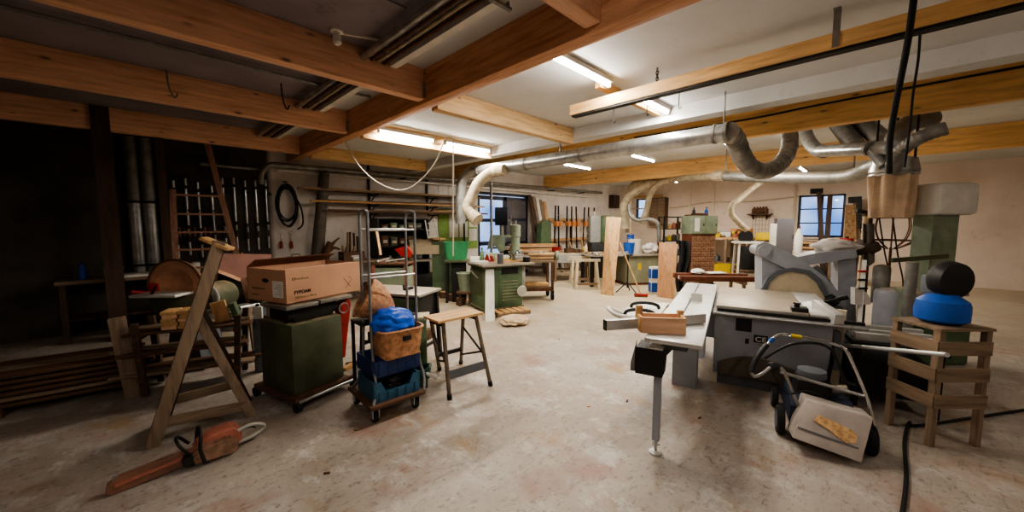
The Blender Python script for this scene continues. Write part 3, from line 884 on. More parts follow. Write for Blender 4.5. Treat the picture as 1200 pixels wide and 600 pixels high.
t = T('long_pole', 'long pale pole lying level across the right edge behind the mower', 'pole', ((pa.x + pb.x) / 2, (pa.y + pb.y) / 2, pa.z - .02))
MB(t).cyl(pa, pb, .016, None, 12).build('pole', M_alu, t)
t = T('pole_stand', 'dark stand carrying the long pale pole near the saw', 'stand', (pa.x, pa.y, 0))
MB(t).cyl((pa.x, pa.y, 0), (pa.x, pa.y, pa.z - .02), .015, None, 10).build('post', M_blackm, t)
MB(t).box(pa.x - .12, pa.x + .12, pa.y - .12, pa.y + .12, 0, .015).build('base', M_blackm, t)
# ================================================================ lawn scarifier with grass box (front right)
ma = G(938, 512); mb_ = G(1030, 560)
MOW = V((3.5, .2, 0))
mr = R(-75)          # local x: along the width, to the right of the picture
mo = T('lawn_scarifier', 'old lawn scarifier with a dusty grey collector box and bent chrome handle', 'mower', MOW, mr)
iv = MW[mo.name].inverted()
def L(u, v, d): return iv @ D(u, v, d)
# collector box: front face towards the camera
fl = [(928, 513), (1010, 543), (1024, 490), (945, 468)]
dd = [2.55, 2.38, 2.48, 2.66]
pts = [L(u, v, d) for (u, v), d in zip(fl, dd)]
back = V((.0, .24, -.04))
b = MB(); b.slab(pts, back)
bmesh.ops.bevel(b.bm, geom=list(b.bm.edges), offset=.009, segments=2, affect='EDGES', profile=.5)
cb = b.build('collector_box', mat('dusty_grey_plastic', (178, 166, 156), .75, 0, .12, 5), mo)
nf = (pts[1] - pts[0]).cross(pts[3] - pts[0]).normalized()
if nf.y > 0: nf = -nf
def onf(a, c): return pts[0] + (pts[1] - pts[0]) * a + (pts[3] - pts[0]) * c
b = MB(); b.bar(onf(.02, .28) + nf * .004, onf(.9, .28) + nf * .004, .012, .006, nf); b.build('box_rib', M_greyd, cb)
b = MB()
b.slab([onf(.2, .55) + nf * .004, onf(.24, .72) + nf * .004, onf(.5, .68) + nf * .004, onf(.82, .6) + nf * .004, onf(.84, .38) + nf * .004, onf(.72, .3) + nf * .004, onf(.4, .48) + nf * .004], nf * .008)
b.build('flaking_label', mat('flaking_label', (200, 164, 116), .85, 0, .3, 30, (150, 112, 74)), cb)
# deck, engine, wheels
x0, x1 = pts[0].x, pts[1].x
dz = .1
b = MB(); b.prism([(pts[0].y + .3, .1), (pts[0].y + .3, .24), (pts[0].y + .4, .3), (pts[0].y + .75, .27), (pts[0].y + .8, .1)], x0 + .02, x1 + .02, 'x'); b.build('deck', mat('dark_blue_deck', (38, 46, 64), .5), mo)
ey = pts[0].y + .52; ex = (x0 + x1) / 2
b = MB(); b.box(ex - .13, ex + .1, ey - .11, ey + .12, .28, .42, .03); b.build('engine', M_blackm, mo)
b = MB(); b.lathe([(.09, 0), (.1, .02), (.095, .06), (.04, .075)], (ex - .02, ey, .42), 20); b.build('engine_cowl', M_greyd, mo)
b = MB(); b.cyl((ex + .1, ey - .02, .35), (ex + .2, ey - .02, .37), .035); b.build('muffler', M_galv_dull, mo)
def wheel(x, y, r, w, par):
    o = MB().lathe([(r * .35, -w / 2), (r * .9, -w / 2), (r, -w * .3), (r, w * .3), (r * .9, w / 2), (r * .35, w / 2)], (x, y, r), 26, Ry(PI / 2)).build('wheel', M_rubber, par)
    MB().lathe([(.012, -w * .56), (r * .62, -w * .52), (r * .62, w * .52), (.012, w * .56)], (x, y, r), 20, Ry(PI / 2)).build('hub', M_greyd, o)
yw = pts[0].y + .3
wheel(x0 - .04, yw, .11, .05, mo); wheel(x1 + .1, yw - .02, .11, .05, mo)
wheel(x0 - .03, yw + .5, .09, .045, mo); wheel(x1 + .09, yw + .5, .09, .045, mo)
# handle: chrome U tube, black lever bar, cross bar
h = smooth([L(1024, 500, 2.62), L(1017, 470, 2.66), L(1000, 428, 2.68), L(991, 410, 2.7), L(982, 405, 2.74), L(960, 399, 2.8), L(930, 394, 2.86), L(916, 392, 2.9), L(907, 396, 2.9), L(899, 404, 2.88)], 6)
ho = MB().tube(h, .0125, 12).build('chrome_handle', M_chrome, mo)
MB().tube(smooth([L(899, 404, 2.88), L(892, 412, 2.86), L(884, 424, 2.84), L(880, 436, 2.82)], 5), .02, 12).build('grip', M_black, mo)
i0 = h[int(len(h) * .62)]; i1 = h[int(len(h) * .68)]
MB().cyl(i0, i1, .016, None, 12).build('cable_sleeve', M_yellow, ho)
i0 = h[int(len(h) * .9)]; i1 = h[int(len(h) * .96)]
MB().cyl(i0, i1, .016, None, 12).build('blue_sleeve', M_blue, ho)
MB().tube(smooth([L(896, 420, 2.84), L(912, 410, 2.84), L(930, 403, 2.82), L(955, 402, 2.78), L(972, 408, 2.74), L(980, 420, 2.72), L(990, 445, 2.7), L(1002, 452, 2.68)], 6), .011, 10).build('lever_bar', M_black, mo)
MB().cyl(L(915, 436, 2.82), L(1012, 464, 2.66), .012, None, 10).build('cross_bar', M_steel, mo)
MB().tube(smooth([L(880, 436, 2.82), L(884, 441, 2.82), L(893, 438, 2.82), L(904, 430, 2.82), L(916, 432, 2.82), L(923, 445, 2.8), L(932, 468, 2.78), L(944, 492, 2.74)], 5), .0125, 10).build('lower_handle', M_steel, mo)
b = MB(); b.blob(L(906, 430, 2.83), (.05, .035, .04), .3, 4, 2); b.build('throttle_control', M_black, mo)
MB().tube(smooth([L(903, 432, 2.83), L(915, 452, 2.8), L(925, 462, 2.78), L(945, 458, 2.74), L(968, 466, 2.72)], 5), .005, 6).build('control_cable', M_cable, mo)
# black cable on the floor and folded dark tool at the right edge
pts2 = smooth([G(1200, 482) + V((0, 0, .012)), G(1080, 500) + V((0, 0, .012)), G(1066, 497) + V((0, 0, .012)), G(1060, 520) + V((0, 0, .012)), G(1062, 560) + V((0, 0, .012)), G(1058, 600) + V((0, 0, .012)), G(1050, 640) + V((0, 0, .012))], 6)
MB().tube(pts2, .012, 8).single('floor_cable', M_cable, 'black cable lying on the floor at the lower right edge', 'cable')
# ================================================================ workshop right edge
# band saw
P2 = Pl(D(1080, 300, 4.3), 45)
n2 = P2.n
bs = T('bandsaw', 'green bandsaw with a white upper wheel box cut off by the right picture edge', 'bandsaw', (P2.p.x, P2.p.y, 0))
q = P2(1094, 250); q2 = P2(1140, 250)
d2 = (q2 - q).normalized()
b = MB(bs); b.bar(q + V((0, 0, -.0)) + d2 * .2 + n2 * .15 - V((0, 0, 0)), V((q.x, q.y, .75)) + d2 * .2 + n2 * .15, .22, .3, d2); b.build('column', M_greenp, bs)
zt = P2(1064, 214).z; zb = P2(1064, 252).z
b = MB(bs); b.obox(V((q.x, q.y, (zt + zb) / 2)) + d2 * .24 + n2 * .12, (.46, .34, zt - zb), Rz(R(-45)), .05); b.build('wheel_box', M_white, bs)
b = MB(bs); b.obox(V((q.x, q.y, .36)) + d2 * .22 + n2 * .14, (.56, .42, .72), Rz(R(-45)), .03); b.build('lower_cabinet', M_green, bs)
b = MB(bs); b.obox(V((q.x, q.y, .86)) + d2 * .0 + n2 * .08, (.6, .5, .04), Rz(R(-45)), .005); b.build('table', M_cast, bs)
b = MB(bs); b.bar(P2(1045, 305, -.1), P2(1110, 300, -.1), .03, .05); b.build('guide_arm', M_greend, bs)
# blue compressor on a wooden crate
P3 = Pl(D(1080, 360, 2.8), 45)
q = P3(1102, 378)
ct = T('wooden_crate', 'upright grey-brown wooden crate under the blue compressor at the right edge', 'crate', (q.x, q.y, 0), R(-45))
zc = P3(1082, 378).z
for x in (-.17, .17):
    for y in (-.15, .15):
        MB().box(x - .02, x + .02, y - .02, y + .02, 0, zc - .02).build('corner_post', M_owz, ct)
MB().box(-.2, .2, -.18, .18, zc - .02, zc).build('top', M_owx, ct)
for z in (.3, .5, .7):
    MB().box(-.19, .19, -.18, -.165, z, z + .1).build('slat', M_owx, ct); MB().box(-.2, -.185, -.17, .17, z, z + .1).build('slat', M_owy, ct)
cp = T('compressor', 'small blue compressor tank with a black motor on top, right picture edge', 'compressor', (q.x, q.y, zc), R(-45))
b = MB(); b.lathe([(.02, 0), (.1, .0), (.145, .03), (.15, .1), (.14, .17), (.08, .22), (.02, .23)], (0, 0, 0), 24); b.build('tank', M_blue, cp)
b = MB(); b.lathe([(.05, -.06), (.13, -.05), (.145, 0), (.13, .05), (.05, .06)], (.04, 0, .33), 22, Rx(PI / 2)); b.build('flywheel', M_black, cp)
b = MB(); b.box(-.06, .1, -.03, .12, .21, .36, .02); b.build('motor', M_greyd, cp)
# grey extractor cylinders
for u, v0, v1, d, r, m, lb in ((1031, 312, 345, 4.6, .085, M_galv_dull, 'short pale canister standing above the grey drum right of the sander'), (1038, 340, 385, 4.3, .13, M_grey, 'tall grey drum right of the saw beside the pump tube'), (1052, 338, 392, 4.2, .06, M_greenp, 'pale green upright tube beside the grey drum')):
    q = D(u, v1, d)
    zb = 0 if v1 > 350 else D(u, 352, d).z
    zt = D(u, v0, d).z
    MB().lathe([(r * .96, zb), (r, zb + .02), (r, zt - .03), (r * .9, zt), (r * .3, zt + .02)], (q.x, q.y, 0), 22).single('drum' if u != 1052 else 'upright_tube', m, lb, 'drum' if u != 1052 else 'tube', base=(q.x, q.y, zb))
q = D(1041, 380, 4.25)
t = T('small_shelf', 'small pale shelf board on a dark foot in front of the grey drum', 'shelf', (q.x + .1, q.y - .12, 0), R(-45))
zz = D(1041, 382, 4.0).z
MB().box(-.13, .13, -.08, .08, zz - .02, zz).build('board', M_alu, t)
MB().box(-.06, .06, -.05, .05, 0, zz - .02).build('foot', M_black, t)
# stand for the canister
q = D(1031, 352, 4.6)
t = T('steel_stand', 'rusty steel stand holding the short pale canister', 'stand', (q.x, q.y, 0), R(-45))
zz = D(1031, 352, 4.6).z
MB().box(-.14, .14, -.14, .14, zz - .02, zz).build('plate', M_rust, t)
for sx in (-1, 1):
    for sy in (-1, 1): MB().box(sx * .12 - .012, sx * .12 + .012, sy * .12 - .012, sy * .12 + .012, 0, zz - .02).build('leg', M_rust, t)
# hay-rack like wire basket on a brown post
P4 = Pl(D(1045, 280, 5.0), 45)
wb = T('wire_basket', 'round rusty wire basket with curved ribs standing on a brown post', 'basket', (P4(1020, 300).x, P4(1020, 300).y, 0))
b = MB(wb); q = P4(1019, 252); b.bar((q.x, q.y, 0), (q.x, q.y, q.z), .07, .07, (1, 0, 0)); b.build('post', M_dwz, wb)
b = MB(wb); b.bar(P4(1003, 247), P4(1026, 251), .05, .05); b.build('cross_piece', M_blackm, wb)
ctr = P4(1047, 255)
def rim(rr, z):
    return [ctr + V((math.cos(a) * rr, math.sin(a) * rr, z)) for a in [2 * PI * k / 24 for k in range(24)]]
b = MB(wb)
b.tube(rim(.3, 0), .008, 6, True); b.build('rim', M_rust, wb)
b = MB(wb); b.tube(rim(.24, -.3), .008, 6, True); b.build('rim', M_rust, wb)
for k in range(12):
    a = 2 * PI * k / 12
    e = V((math.cos(a), math.sin(a), 0))
    MB(wb).tube(smooth([ctr + e * .3, ctr + e * .32 - V((0, 0, .15)), ctr + e * .24 - V((0, 0, .3)), ctr + e * .05 - V((0, 0, .42))], 4), .007, 6).build('rib', M_rust, wb)
MB(wb).bar(P4(1020, 253), ctr + V((-.2, .2, 0)), .02, .02).build('arm', M_rust, wb)
MB(wb).cyl(ctr - V((0, 0, .4)), V((ctr.x, ctr.y, .0)), .015).build('strut', M_rust, wb)
# hanging grey cloth by the post
P5 = Pl(D(1017, 285, 4.75), 45)
def clf(i, j):
    u = 1011 + 14 * i; v = 262 + 50 * j * (1 - .2 * abs(i - .5))
    return P5(u, v, .03 * math.sin(9 * i) - .02)
b = MB(); b.grid(clf, 14, 8); b.thick(.006)
b.single('grey_cloth', mat('grey_rag', (128, 122, 112), .95), 'grey cloth hanging against the brown post of the wire basket', 'cloth')
# pale quarter disc guard and thin white post
P6 = Pl(D(1012, 350, 3.75), 45)
pc = [(1002, 357)] + [(1002 + 19 * math.sin(a), 357 - 20 * math.cos(a)) for a in [PI / 2 * k / 8 for k in range(9)]]
t = T('blade_guard', 'pale quarter-disc blade guard standing on a thin white post behind the saw fence', 'guard', (P6(1011, 357).x, P6(1011, 357).y, 0))
MB(t).slab(P6.poly(pc), P6.n * .05).build('quarter_disc', M_sack, t)
q = P6(1011, 330, .02)
MB(t).box(q.x - .018, q.x + .018, q.y - .018, q.y + .018, 0, P6(1011, 305).z).build('post', M_white, t)
for v in (318, 328, 338):
    q = P6(1011, v, .0); MB(t).cyl(q - V((.03, -.03, 0)), q + V((.03, -.03, 0)), .012).build('screw', M_red if v == 318 else M_black, t)
# narrow stone-like pillar between window and post, with the dark box hook
P7 = Pl(V((WR - .3, .3, 0)), 0)
b = MB(); b.slab(P7.poly([(991, 240), (1003, 240), (1004, 300), (988, 300)]), (.28, 0, 0)); b.single('rubble_pillar', mat('rubble_stone', (150, 118, 84), .9, 0, .35, 14, (104, 80, 58), 0, .6), 'patch of rough stone pillar right of the window', 'pillar', base=(WR - .15, .3, 1.0))
b = MB(); b.slab(P7.poly([(994, 231), (1010, 230), (1010, 268), (1005, 268), (1004, 238), (994, 238)], -.1), (.1, 0, 0)); b.single('wall_bracket', M_blackm, 'dark angular bracket on the wall right of the window', 'bracket')
# ================================================================ chainsaw
ch = T('chainsaw', 'orange chainsaw with an orange bar sheath lying on the floor at lower left', 'chainsaw', (.2, 3.26, 0), R(2))
b = MB(); b.slab([(-.44, -.015, .03), (-.42, -.015, .005), (-.02, -.015, .03), (-.02, -.015, .135), (-.38, -.015, .105), (-.43, -.015, .075)], (0, .02, .006))
bl = b.build('bar_sheath', M_sheath, ch)
MB().bar((-.4, -.018, .058), (-.06, -.018, .085), .008, .02).build('sheath_rib', M_orange, bl)
MB().bar((-.41, -.0, .1), (-.03, -.0, .134), .01, .012).build('saw_chain', M_steel, bl)
b = MB(); b.prism([(-.04, .03), (.2, .02), (.22, .1), (.16, .15), (.0, .14), (-.05, .09)], -.075, -.01, 'y')
bmesh.ops.bevel(b.bm, geom=list(b.bm.edges), offset=.012, segments=2, affect='EDGES'); b.build('engine_housing', mat('scuffed_housing', (150, 118, 98), .4, .4, .3, 16), ch)
b = MB(); b.prism([(-.03, .06), (.24, .05), (.25, .15), (.2, .2), (.08, .19), (-.02, .14)], -.03, .1, 'y')
bmesh.ops.bevel(b.bm, geom=list(b.bm.edges), offset=.018, segments=3, affect='EDGES'); b.build('cover', M_orange, ch)
MB().bar((.16, -.04, .12), (.19, -.05, .06), .004, .03).build('cover_strap', M_black, ch)
MB().tube(smooth([(.02, -.085, .03), (.0, -.085, .14), (.01, -.06, .22), (.01, .02, .245), (.01, .1, .2), (.0, .12, .1)], 5), .011, 10).build('front_handle', M_black, ch)
MB().tube(smooth([(-.05, -.05, .1), (-.1, -.05, .19), (-.11, .02, .215), (-.09, .09, .19), (-.04, .1, .12)], 5), .01, 8).build('hand_guard', M_black, ch)
MB().tube(smooth([(.22, -.02, .15), (.3, -.01, .16), (.38, .02, .12), (.39, .04, .08), (.32, .03, .05), (.2, .02, .04)], 5), .013, 10).build('rear_handle', M_greyl, ch)
MB().tube(smooth([(.24, .03, .13), (.31, .03, .125), (.34, .04, .1)], 4), .006, 6).build('trigger_guard', M_black, ch)
b = MB(); b.cyl((-.06, -.07, .07), (-.06, -.01, .07), .035); b.build('sprocket_cover', M_black, ch)
# ================================================================ A-frame trestle
tr = T('wooden_trestle', 'tall grey wooden A-frame trestle standing in the left foreground', 'trestle', (.28, 3.85, 0))
fL, tL = G(178, 525), D(257, 283, 3.0)
fR, tR = G(296, 488), D(226, 362, 3.0)
def leg(a, b_, w, h, m):
    x = MB(tr); x.bar(a, b_, w, h, (0, 1, 0), .004); return x.build('leg', m, tr)
up = (0, 1, 0)
leg(fL, tL, .085, .035, M_owz); leg(fR, tR, .07, .03, M_owz)
leg(fL + V((.08, .42, 0)), tL + V((.03, .1, 0)), .07, .03, M_dwz); leg(fR + V((.03, .35, 0)), tR + V((.05, .12, .0)), .06, .03, M_dwz)
for a, b_ in ((fL + V((.06, .03, .16)), fR + V((-.02, .03, .1))), (fL + V((.15, .4, .18)), fR + V((-.02, .34, .2)))):
    x = MB(tr); x.bar(a, b_, .03, .07); x.build('cross_rail', M_owx, tr)
x = MB(tr); x.bar(fL + V((.05, .02, .12)), fL + V((.12, .42, .14)), .04, .06); x.build('side_rail', M_owy, tr)
x = MB(tr); x.bar(tR + V((0, 0, -.08)), tR + V((.05, .14, -.08)), .04, .05); x.build('side_rail', M_owy, tr)
p0, p1 = D(238, 279, 3.0), D(271, 292, 3.05)
x = MB(tr); x.bar(p0, p1, .13, .025, Z, .004); x.build('top_board', M_wx, tr)
# ================================================================ disc sander with round dusty disc
ds = T('disc_sander', 'old disc sander with a round dusty orange disc and a tilting table', 'sander', (.3, 5.55, 0), R(-43))
MB().lathe([(.02, -.02), (.29, -.02), (.29, .0), (.2, .012), (.185, .002), (.02, .006)], (-.02, -.05, .97), 40, Rx(PI / 2)).build('disc', M_disc, ds)
MB().tor((-.02, -.06, .97), .29, .012, (0, 1, 0), 36).build('disc_rim', M_dwx, ds)
b = MB(); b.box(-.27, .2, -.33, -.08, .885, .915, .01); b.build('table', M_alu, ds)
b = MB(); b.lathe([(.03, -.2), (.15, -.2), (.17, -.15), (.17, .15), (.13, .2), (.03, .2)], (.2, .2, .8), 26, Rx(PI / 2)); b.build('motor', M_greend, ds)
b = MB(); b.lathe([(.02, -.42), (.16, -.4), (.27, -.24), (.33, 0), (.31, 0), (.02, -.05)], (-.02, .02, .885), 26, None, 1, .7); b.build('dust_tub', M_greend, ds)
MB().tor((.24, .0, .82), .15, .016, (0, 1, 0), 26).build('hand_ring', M_greyl, ds)
b = MB(); b.prism([(-.2, 0), (.22, 0), (.13, .6), (.2, .8), (-.16, .88), (-.1, .6)], -.05, .3, 'y'); b.build('pedestal', M_greyd, ds)
b = MB(); b.box(-.28, -.2, -.1, .0, .86, 1.0, .01); b.cyl((-.3, -.1, .9), (-.36, -.2, .93), .02); b.build('red_clamp', M_red, ds)
MB().bar((.05, -.36, 1.02), (-.18, -.2, .86), .012, .03).build('table_strut', M_blackm, ds)
# ================================================================ lumber rack and stacks at left
lr = T('lumber_rack', 'low dark rack on castors loaded with boards behind the trestle', 'rack', (.35, 4.95, 0), R(-20))
for x in (-.4, .4):
    for y in (-.18, .18):
        MB().bar((x * .9, y, .02), (x, y, .72), .05, .05, (0, 1, 0)).build('upright', M_dwz, lr)
    for z in (.16, .36, .56):
        MB().box(x * .95 - .02, x * .95 + .02, -.22, .22, z, z + .04).build('bearer', M_dwy, lr)
def boards(M0, rows, gname, lab):
    for i, (x0, x1, y, z, w, h, m, lb) in enumerate(rows):
        a = M0 @ V((x0, y, z + h / 2)); b_ = M0 @ V((x1, y, z + h / 2))
        k = MB(); k.bar(a, b_, w, h, Z, .002); k.single('board', m, lb, 'board', gname)
RM = MW[lr.name]
boards(RM, [(-.62, .5, -.1, .2, .14, .025, M_owx, 'grey board on the lowest tier of the low rack, front edge'), (-.5, .56, .08, .2, .16, .03, M_dwx, 'dark board on the lowest tier of the low rack, rear'),
            (-.56, .46, -.12, .4, .12, .03, M_dwx, 'dark board on the middle tier of the low rack, front'), (-.66, .4, .06, .4, .14, .03, M_owx, 'grey board on the middle tier of the low rack, rear'),
            (-.5, .5, -.1, .6, .15, .025, M_dwx, 'dark board on the top tier of the low rack, under the cut blocks'), (-.48, .44, .1, .6, .15, .03, M_owx, 'grey board on the top tier of the low rack, rear')], 'boards on the low rack', '')
# bundle of fresh cut blocks
k = 0
lbls = {}
for r_ in range(5):
    for c_ in range(2):
        a = RM @ V((-.16 + c_ * .13 + .012 * (r_ % 2), -.16, .626 + r_ * .036)); b_ = RM @ V((-.16 + c_ * .13, .04, .626 + r_ * .036))
        x = MB(); x.bar(a + V((0, 0, .018)), b_ + V((0, 0, .018)), .115, .034, Z, .002)
        x.single('cut_block', M_wy if (r_ + c_) % 3 else M_pink, 'pale freshly cut block, %s of the %s pile on the low rack' % (('lowest', 'second from below', 'middle', 'second from top', 'topmost')[r_], ('left', 'right')[c_]), 'block', 'cut blocks piled on the low rack')
x = MB(); x.obox(RM @ V((.22, -.02, .74)), (.13, .04, .22), Rz(R(-20)) @ Ry(R(-12)), .002); x.single('cut_block', M_wz, 'short upright brown block leaning beside the piled cut blocks', 'block')
x = MB(); x.obox(RM @ V((.34, .02, .72)), (.05, .12, .2), Rz(R(-20)) @ Ry(R(-14)), .004); x.single('green_case', M_green, 'dark green case leaning at the end of the low rack', 'case')
x = MB(); x.obox(RM @ V((.52, .12, .3)), (.1, .1, .6), Rz(R(-20)), .01); x.single('green_case', M_greyd, 'dark box standing on the floor at the right end of the low rack', 'box')
x = MB(); x.obox(RM @ V((.62, .0, .52)), (.09, .05, .16), Rz(R(-20)), .01)
x = None
t = T('white_canister', 'white plastic canister on the dark box by the low rack', 'canister', RM @ V((.52, .12, .6)), R(-20))
MB().box(-.045, .045, -.03, .03, 0, .14, .012).build('body', M_white, t); MB().cyl((0, 0, .14), (0, 0, .165), .018).build('cap', M_blackm, t)
MB().box(.66, .9, 5.25, 5.4, 0, .1, .006).single('green_block', M_green, 'low green block on the floor behind the low rack', 'block')
# floor stack of boards far left with end post
rr = R(-8)
LM = Mx.Translation(V((-.42, 5.45, 0))) @ Mx.Rotation(rr, 4, 'Z')
for x in (-.5, .3):
    a = LM @ V((x, -.3, .04)); b_ = LM @ V((x, .3, .04)); k = MB(); k.bar(a, b_, .08, .08); k.single('bearer', M_dwy, 'squared bearer under the %s of the floor board stack at far left' % ('left end' if x < 0 else 'right end'), 'bearer')
nm = ('bottom', 'second', 'third', 'fourth', 'fifth', 'top')
for i in range(6):
    for j in range(3):
        x1 = random.uniform(.35, .75); x0 = random.uniform(-1.2, -.9)
        a = LM @ V((x0, -.2 + .19 * j, .097 + .05 * i)); b_ = LM @ V((x1, -.2 + .19 * j, .097 + .05 * i))
        k = MB(); k.bar(a, b_, .17, .032, Z, .002)
        k.single('board', random.choice((M_owx, M_dwx, M_owx, M_dwx)), 'rough board in the %s layer, %s row of the far left floor stack' % (nm[i], ('front', 'middle', 'rear')[j]), 'board', 'boards of the far left floor stack')
q = D(150, 450, 3.73)
MB().bar((-.13, 5.02, 0), (-.2, 5.02, .78), .12, .06, (0, 1, 0), .004).single('post', M_owz, 'thick upright wooden post in front of the far left board stack', 'post')
# ================================================================ jointer with the cardboard box
jn = T('jointer', 'dark green machine cabinet with an iron table on a wheeled dolly, under the cardboard box', 'planer', (1.07, 3.95, 0), R(16))
b = MB(); b.box(-.26, .24, -.26, .26, .12, .76, .012); b.build('cabinet', M_greend, jn)
b = MB(); b.box(-.2, .2, -.2, .2, .76, .9, .02); b.cyl((-.25, -.15, .83), (.25, -.15, .83), .05); b.build('cutter_head_block', M_blackm, jn)
MB().box(-.3, .0, -.27, .1, .9, .935, .006).build('table', M_galv_dull, jn); MB().box(.02, .36, -.27, .1, .905, .94, .006).build('table', M_galv_dull, jn)
MB().box(-.3, .36, .1, .13, .9, .94, .004).build('fence', M_cast, jn)
b = MB(); b.slab([(.25, -.22, .3), (.29, -.22, .3), (.38, -.22, .84), (.36, -.22, .9), (.27, -.22, .84)], (0, .1, 0)); b.build('red_guard', M_red, jn)
MB().tor((.26, -.27, .82), .05, .008, (0, 1, 0), 16).build('adjuster', M_steel, jn)
b = MB(); b.box(-.3, .28, -.3, .3, .075, .12, .006); b.build('dolly_deck', M_dwx, jn)
MB().cyl((-.28, -.35, .09), (.32, -.35, .09), .014).build('front_bar', M_steel, jn)
MB().bar((-.3, -.32, .1), (.32, -.32, .1), .03, .05).build('dolly_rail', M_rust, jn); MB().bar((-.3, .32, .1), (.32, .32, .1), .03, .05).build('dolly_rail', M_rust, jn)
for x in (-.28, .3):
    for y in (-.33, .33):
        MB().cyl((x - .02, y, .045), (x + .02, y, .045), .045, None, 18).build('wheel', M_rubber, jn)
bx = T('cardboard_box', 'long open brown cardboard box lying on the green machine table', 'box', (.88, 3.68, .945), math.atan2(.27, .77))
BL_, BW, BH, th = .84, .57, .3, .006
for y in (0, BW - th):
    s_ = MB().box(0, BL_, y, y + th, 0, BH).build('side_panel', M_card, bx)
    if y == 0: sp_ = s_
for x in (0, BL_ - th):
    e_ = MB().box(x, x + th, th, BW - th, 0, BH).build('end_panel', M_card, bx)
    if x == 0: ep_ = e_
MB().box(0, BL_, 0, BW, 0, th).build('bottom', M_card, bx)
MB().slab([(0, 0, BH), (BL_, 0, BH), (BL_ - .02, .24, BH - .02), (.1, .24, BH - .02)], (0, 0, .005)).build('flap', M_card, bx, 'front flap folded inwards')
MB().slab([(0, BW, BH), (BL_, BW, BH), (BL_ + .02, BW - .14, BH + .075), (.0, BW - .14, BH + .075)], (0, 0, .005)).build('flap', M_cardin, bx, 'rear flap standing half open')
MB().slab([(0, 0.02, BH), (0, BW - .02, BH), (-.3, BW - .02, BH - .02), (-.28, .2, BH - .05)], (0, 0, .005)) if False else None
h = MB(); h.lathe([(.001, 0), (.042, 0), (.042, .002), (.001, .002)], (-.0005, .29, .19), 20, Ry(-PI / 2), 1, .55)
h.bm.free(); h = MB()
h.slab([(-.001, .29 + .05 * math.cos(a), .195 + .019 * math.sin(a)) for a in [2 * PI * k / 16 for k in range(16)]], (-.001, 0, 0)); h.build('hand_hole', M_black, ep_)
lb = MB().box(-.0025, -.0005, .04, .19, .05, .2).build('shipping_label', M_pw, ep_)
for k in range(6): MB().box(-.0035, -.0025, .06, .17 - .03 * (k % 3), .075 + .018 * k, .078 + .018 * k).build('print_line', M_inko, lb)
for y0, y1, z in ((.3, .5, .11), (.4, .5, .05)): MB().box(-.001, -.0005, y0, y1, z, z + .012).build('print_line', M_inko, ep_)
tf = lambda x, z: frame((1, 0, 0), (0, 0, 1), V((x, -.0012, z)))
text('logo_lettering', 'frenzkom', .034, M_inko, sp_, tf(.085, .205))
MB().tor((.07, -.001, .216), .011, .003, (0, 1, 0), 16).build('logo_ring', M_inko, sp_)
text('box_lettering', 'FYRDAM', .042, M_ink, sp_, tf(.07, .078), .0008, 'LEFT', .0016)
text('size_lettering', '130,0cm x 40cm', .032, M_inko, sp_, tf(.075, .035))
h = MB(); h.tube([(.62, -.001, .05), (.7, -.001, .14), (.66, -.001, .17)], .002, 5); h.build('pen_mark', M_cardin, sp_)
h = MB(); h.tube([(.6, -.001, .16), (.68, -.001, .06)], .002, 5); h.build('pen_mark', M_cardin, sp_)
# flat brown board lying behind the box
a = D(247, 320, 4.55); b_ = D(312, 328, 4.7)
pz = a.z
bd = T('brown_sheet', 'wide flat purplish brown panel leaning behind the left end of the cardboard box', 'panel', ((a.x + b_.x) / 2, (a.y + b_.y) / 2, 0))
P = Pl((a.x, a.y, 0), 100)
x = MB(bd); x.slab(P.poly([(247, 297), (318, 298), (318, 322), (282, 326), (262, 318), (246, 312)]), P.n * .02); x.build('panel', mat('purplish_brown_board', (136, 98, 86), .7, 0, .12, 4), bd)
x = MB(bd); x.slab(P.poly([(247, 312), (262, 318), (282, 326), (282, 330), (262, 322), (247, 316)], -.02), P.n * .03); x.build('lower_edge', M_pink, bd)
for u in (252, 312):
    q = P(u, 318, .03); MB(bd).box(q.x - .02, q.x + .02, q.y - .02, q.y + .02, 0, q.z).build('leg', M_dwz, bd)
# roller stand in front under the box end
q = D(297, 418, 4.5); q = G(299, 418)
rs = T('roller_stand', 'slim red-brown roller stand below the left end of the cardboard box', 'stand', q, R(20))
zt = D(291, 357, 4.45).z
MB().bar((0, 0, .02), (-.04, 0, zt - .05), .035, .035, (0, 1, 0)).build('post', M_owz, rs)
MB().box(-.16, .1, -.03, .03, 0, .025).build('foot', M_blackm, rs); MB().box(-.03, .03, -.16, .16, 0, .025).build('foot', M_blackm, rs)
MB().cyl((-.14, 0, zt - .03), (.08, 0, zt - .03), .025).build('roller', M_steel, rs)
MB().box(.01, .05, -.03, .03, .08, .36, .01).build('red_bracket', mat('dark_red_iron', (84, 36, 34), .5, .2), rs)
MB().tor((.03, -.032, .26), .02, .006, (0, 1, 0), 14).build('clamp_ring', M_steel, rs)
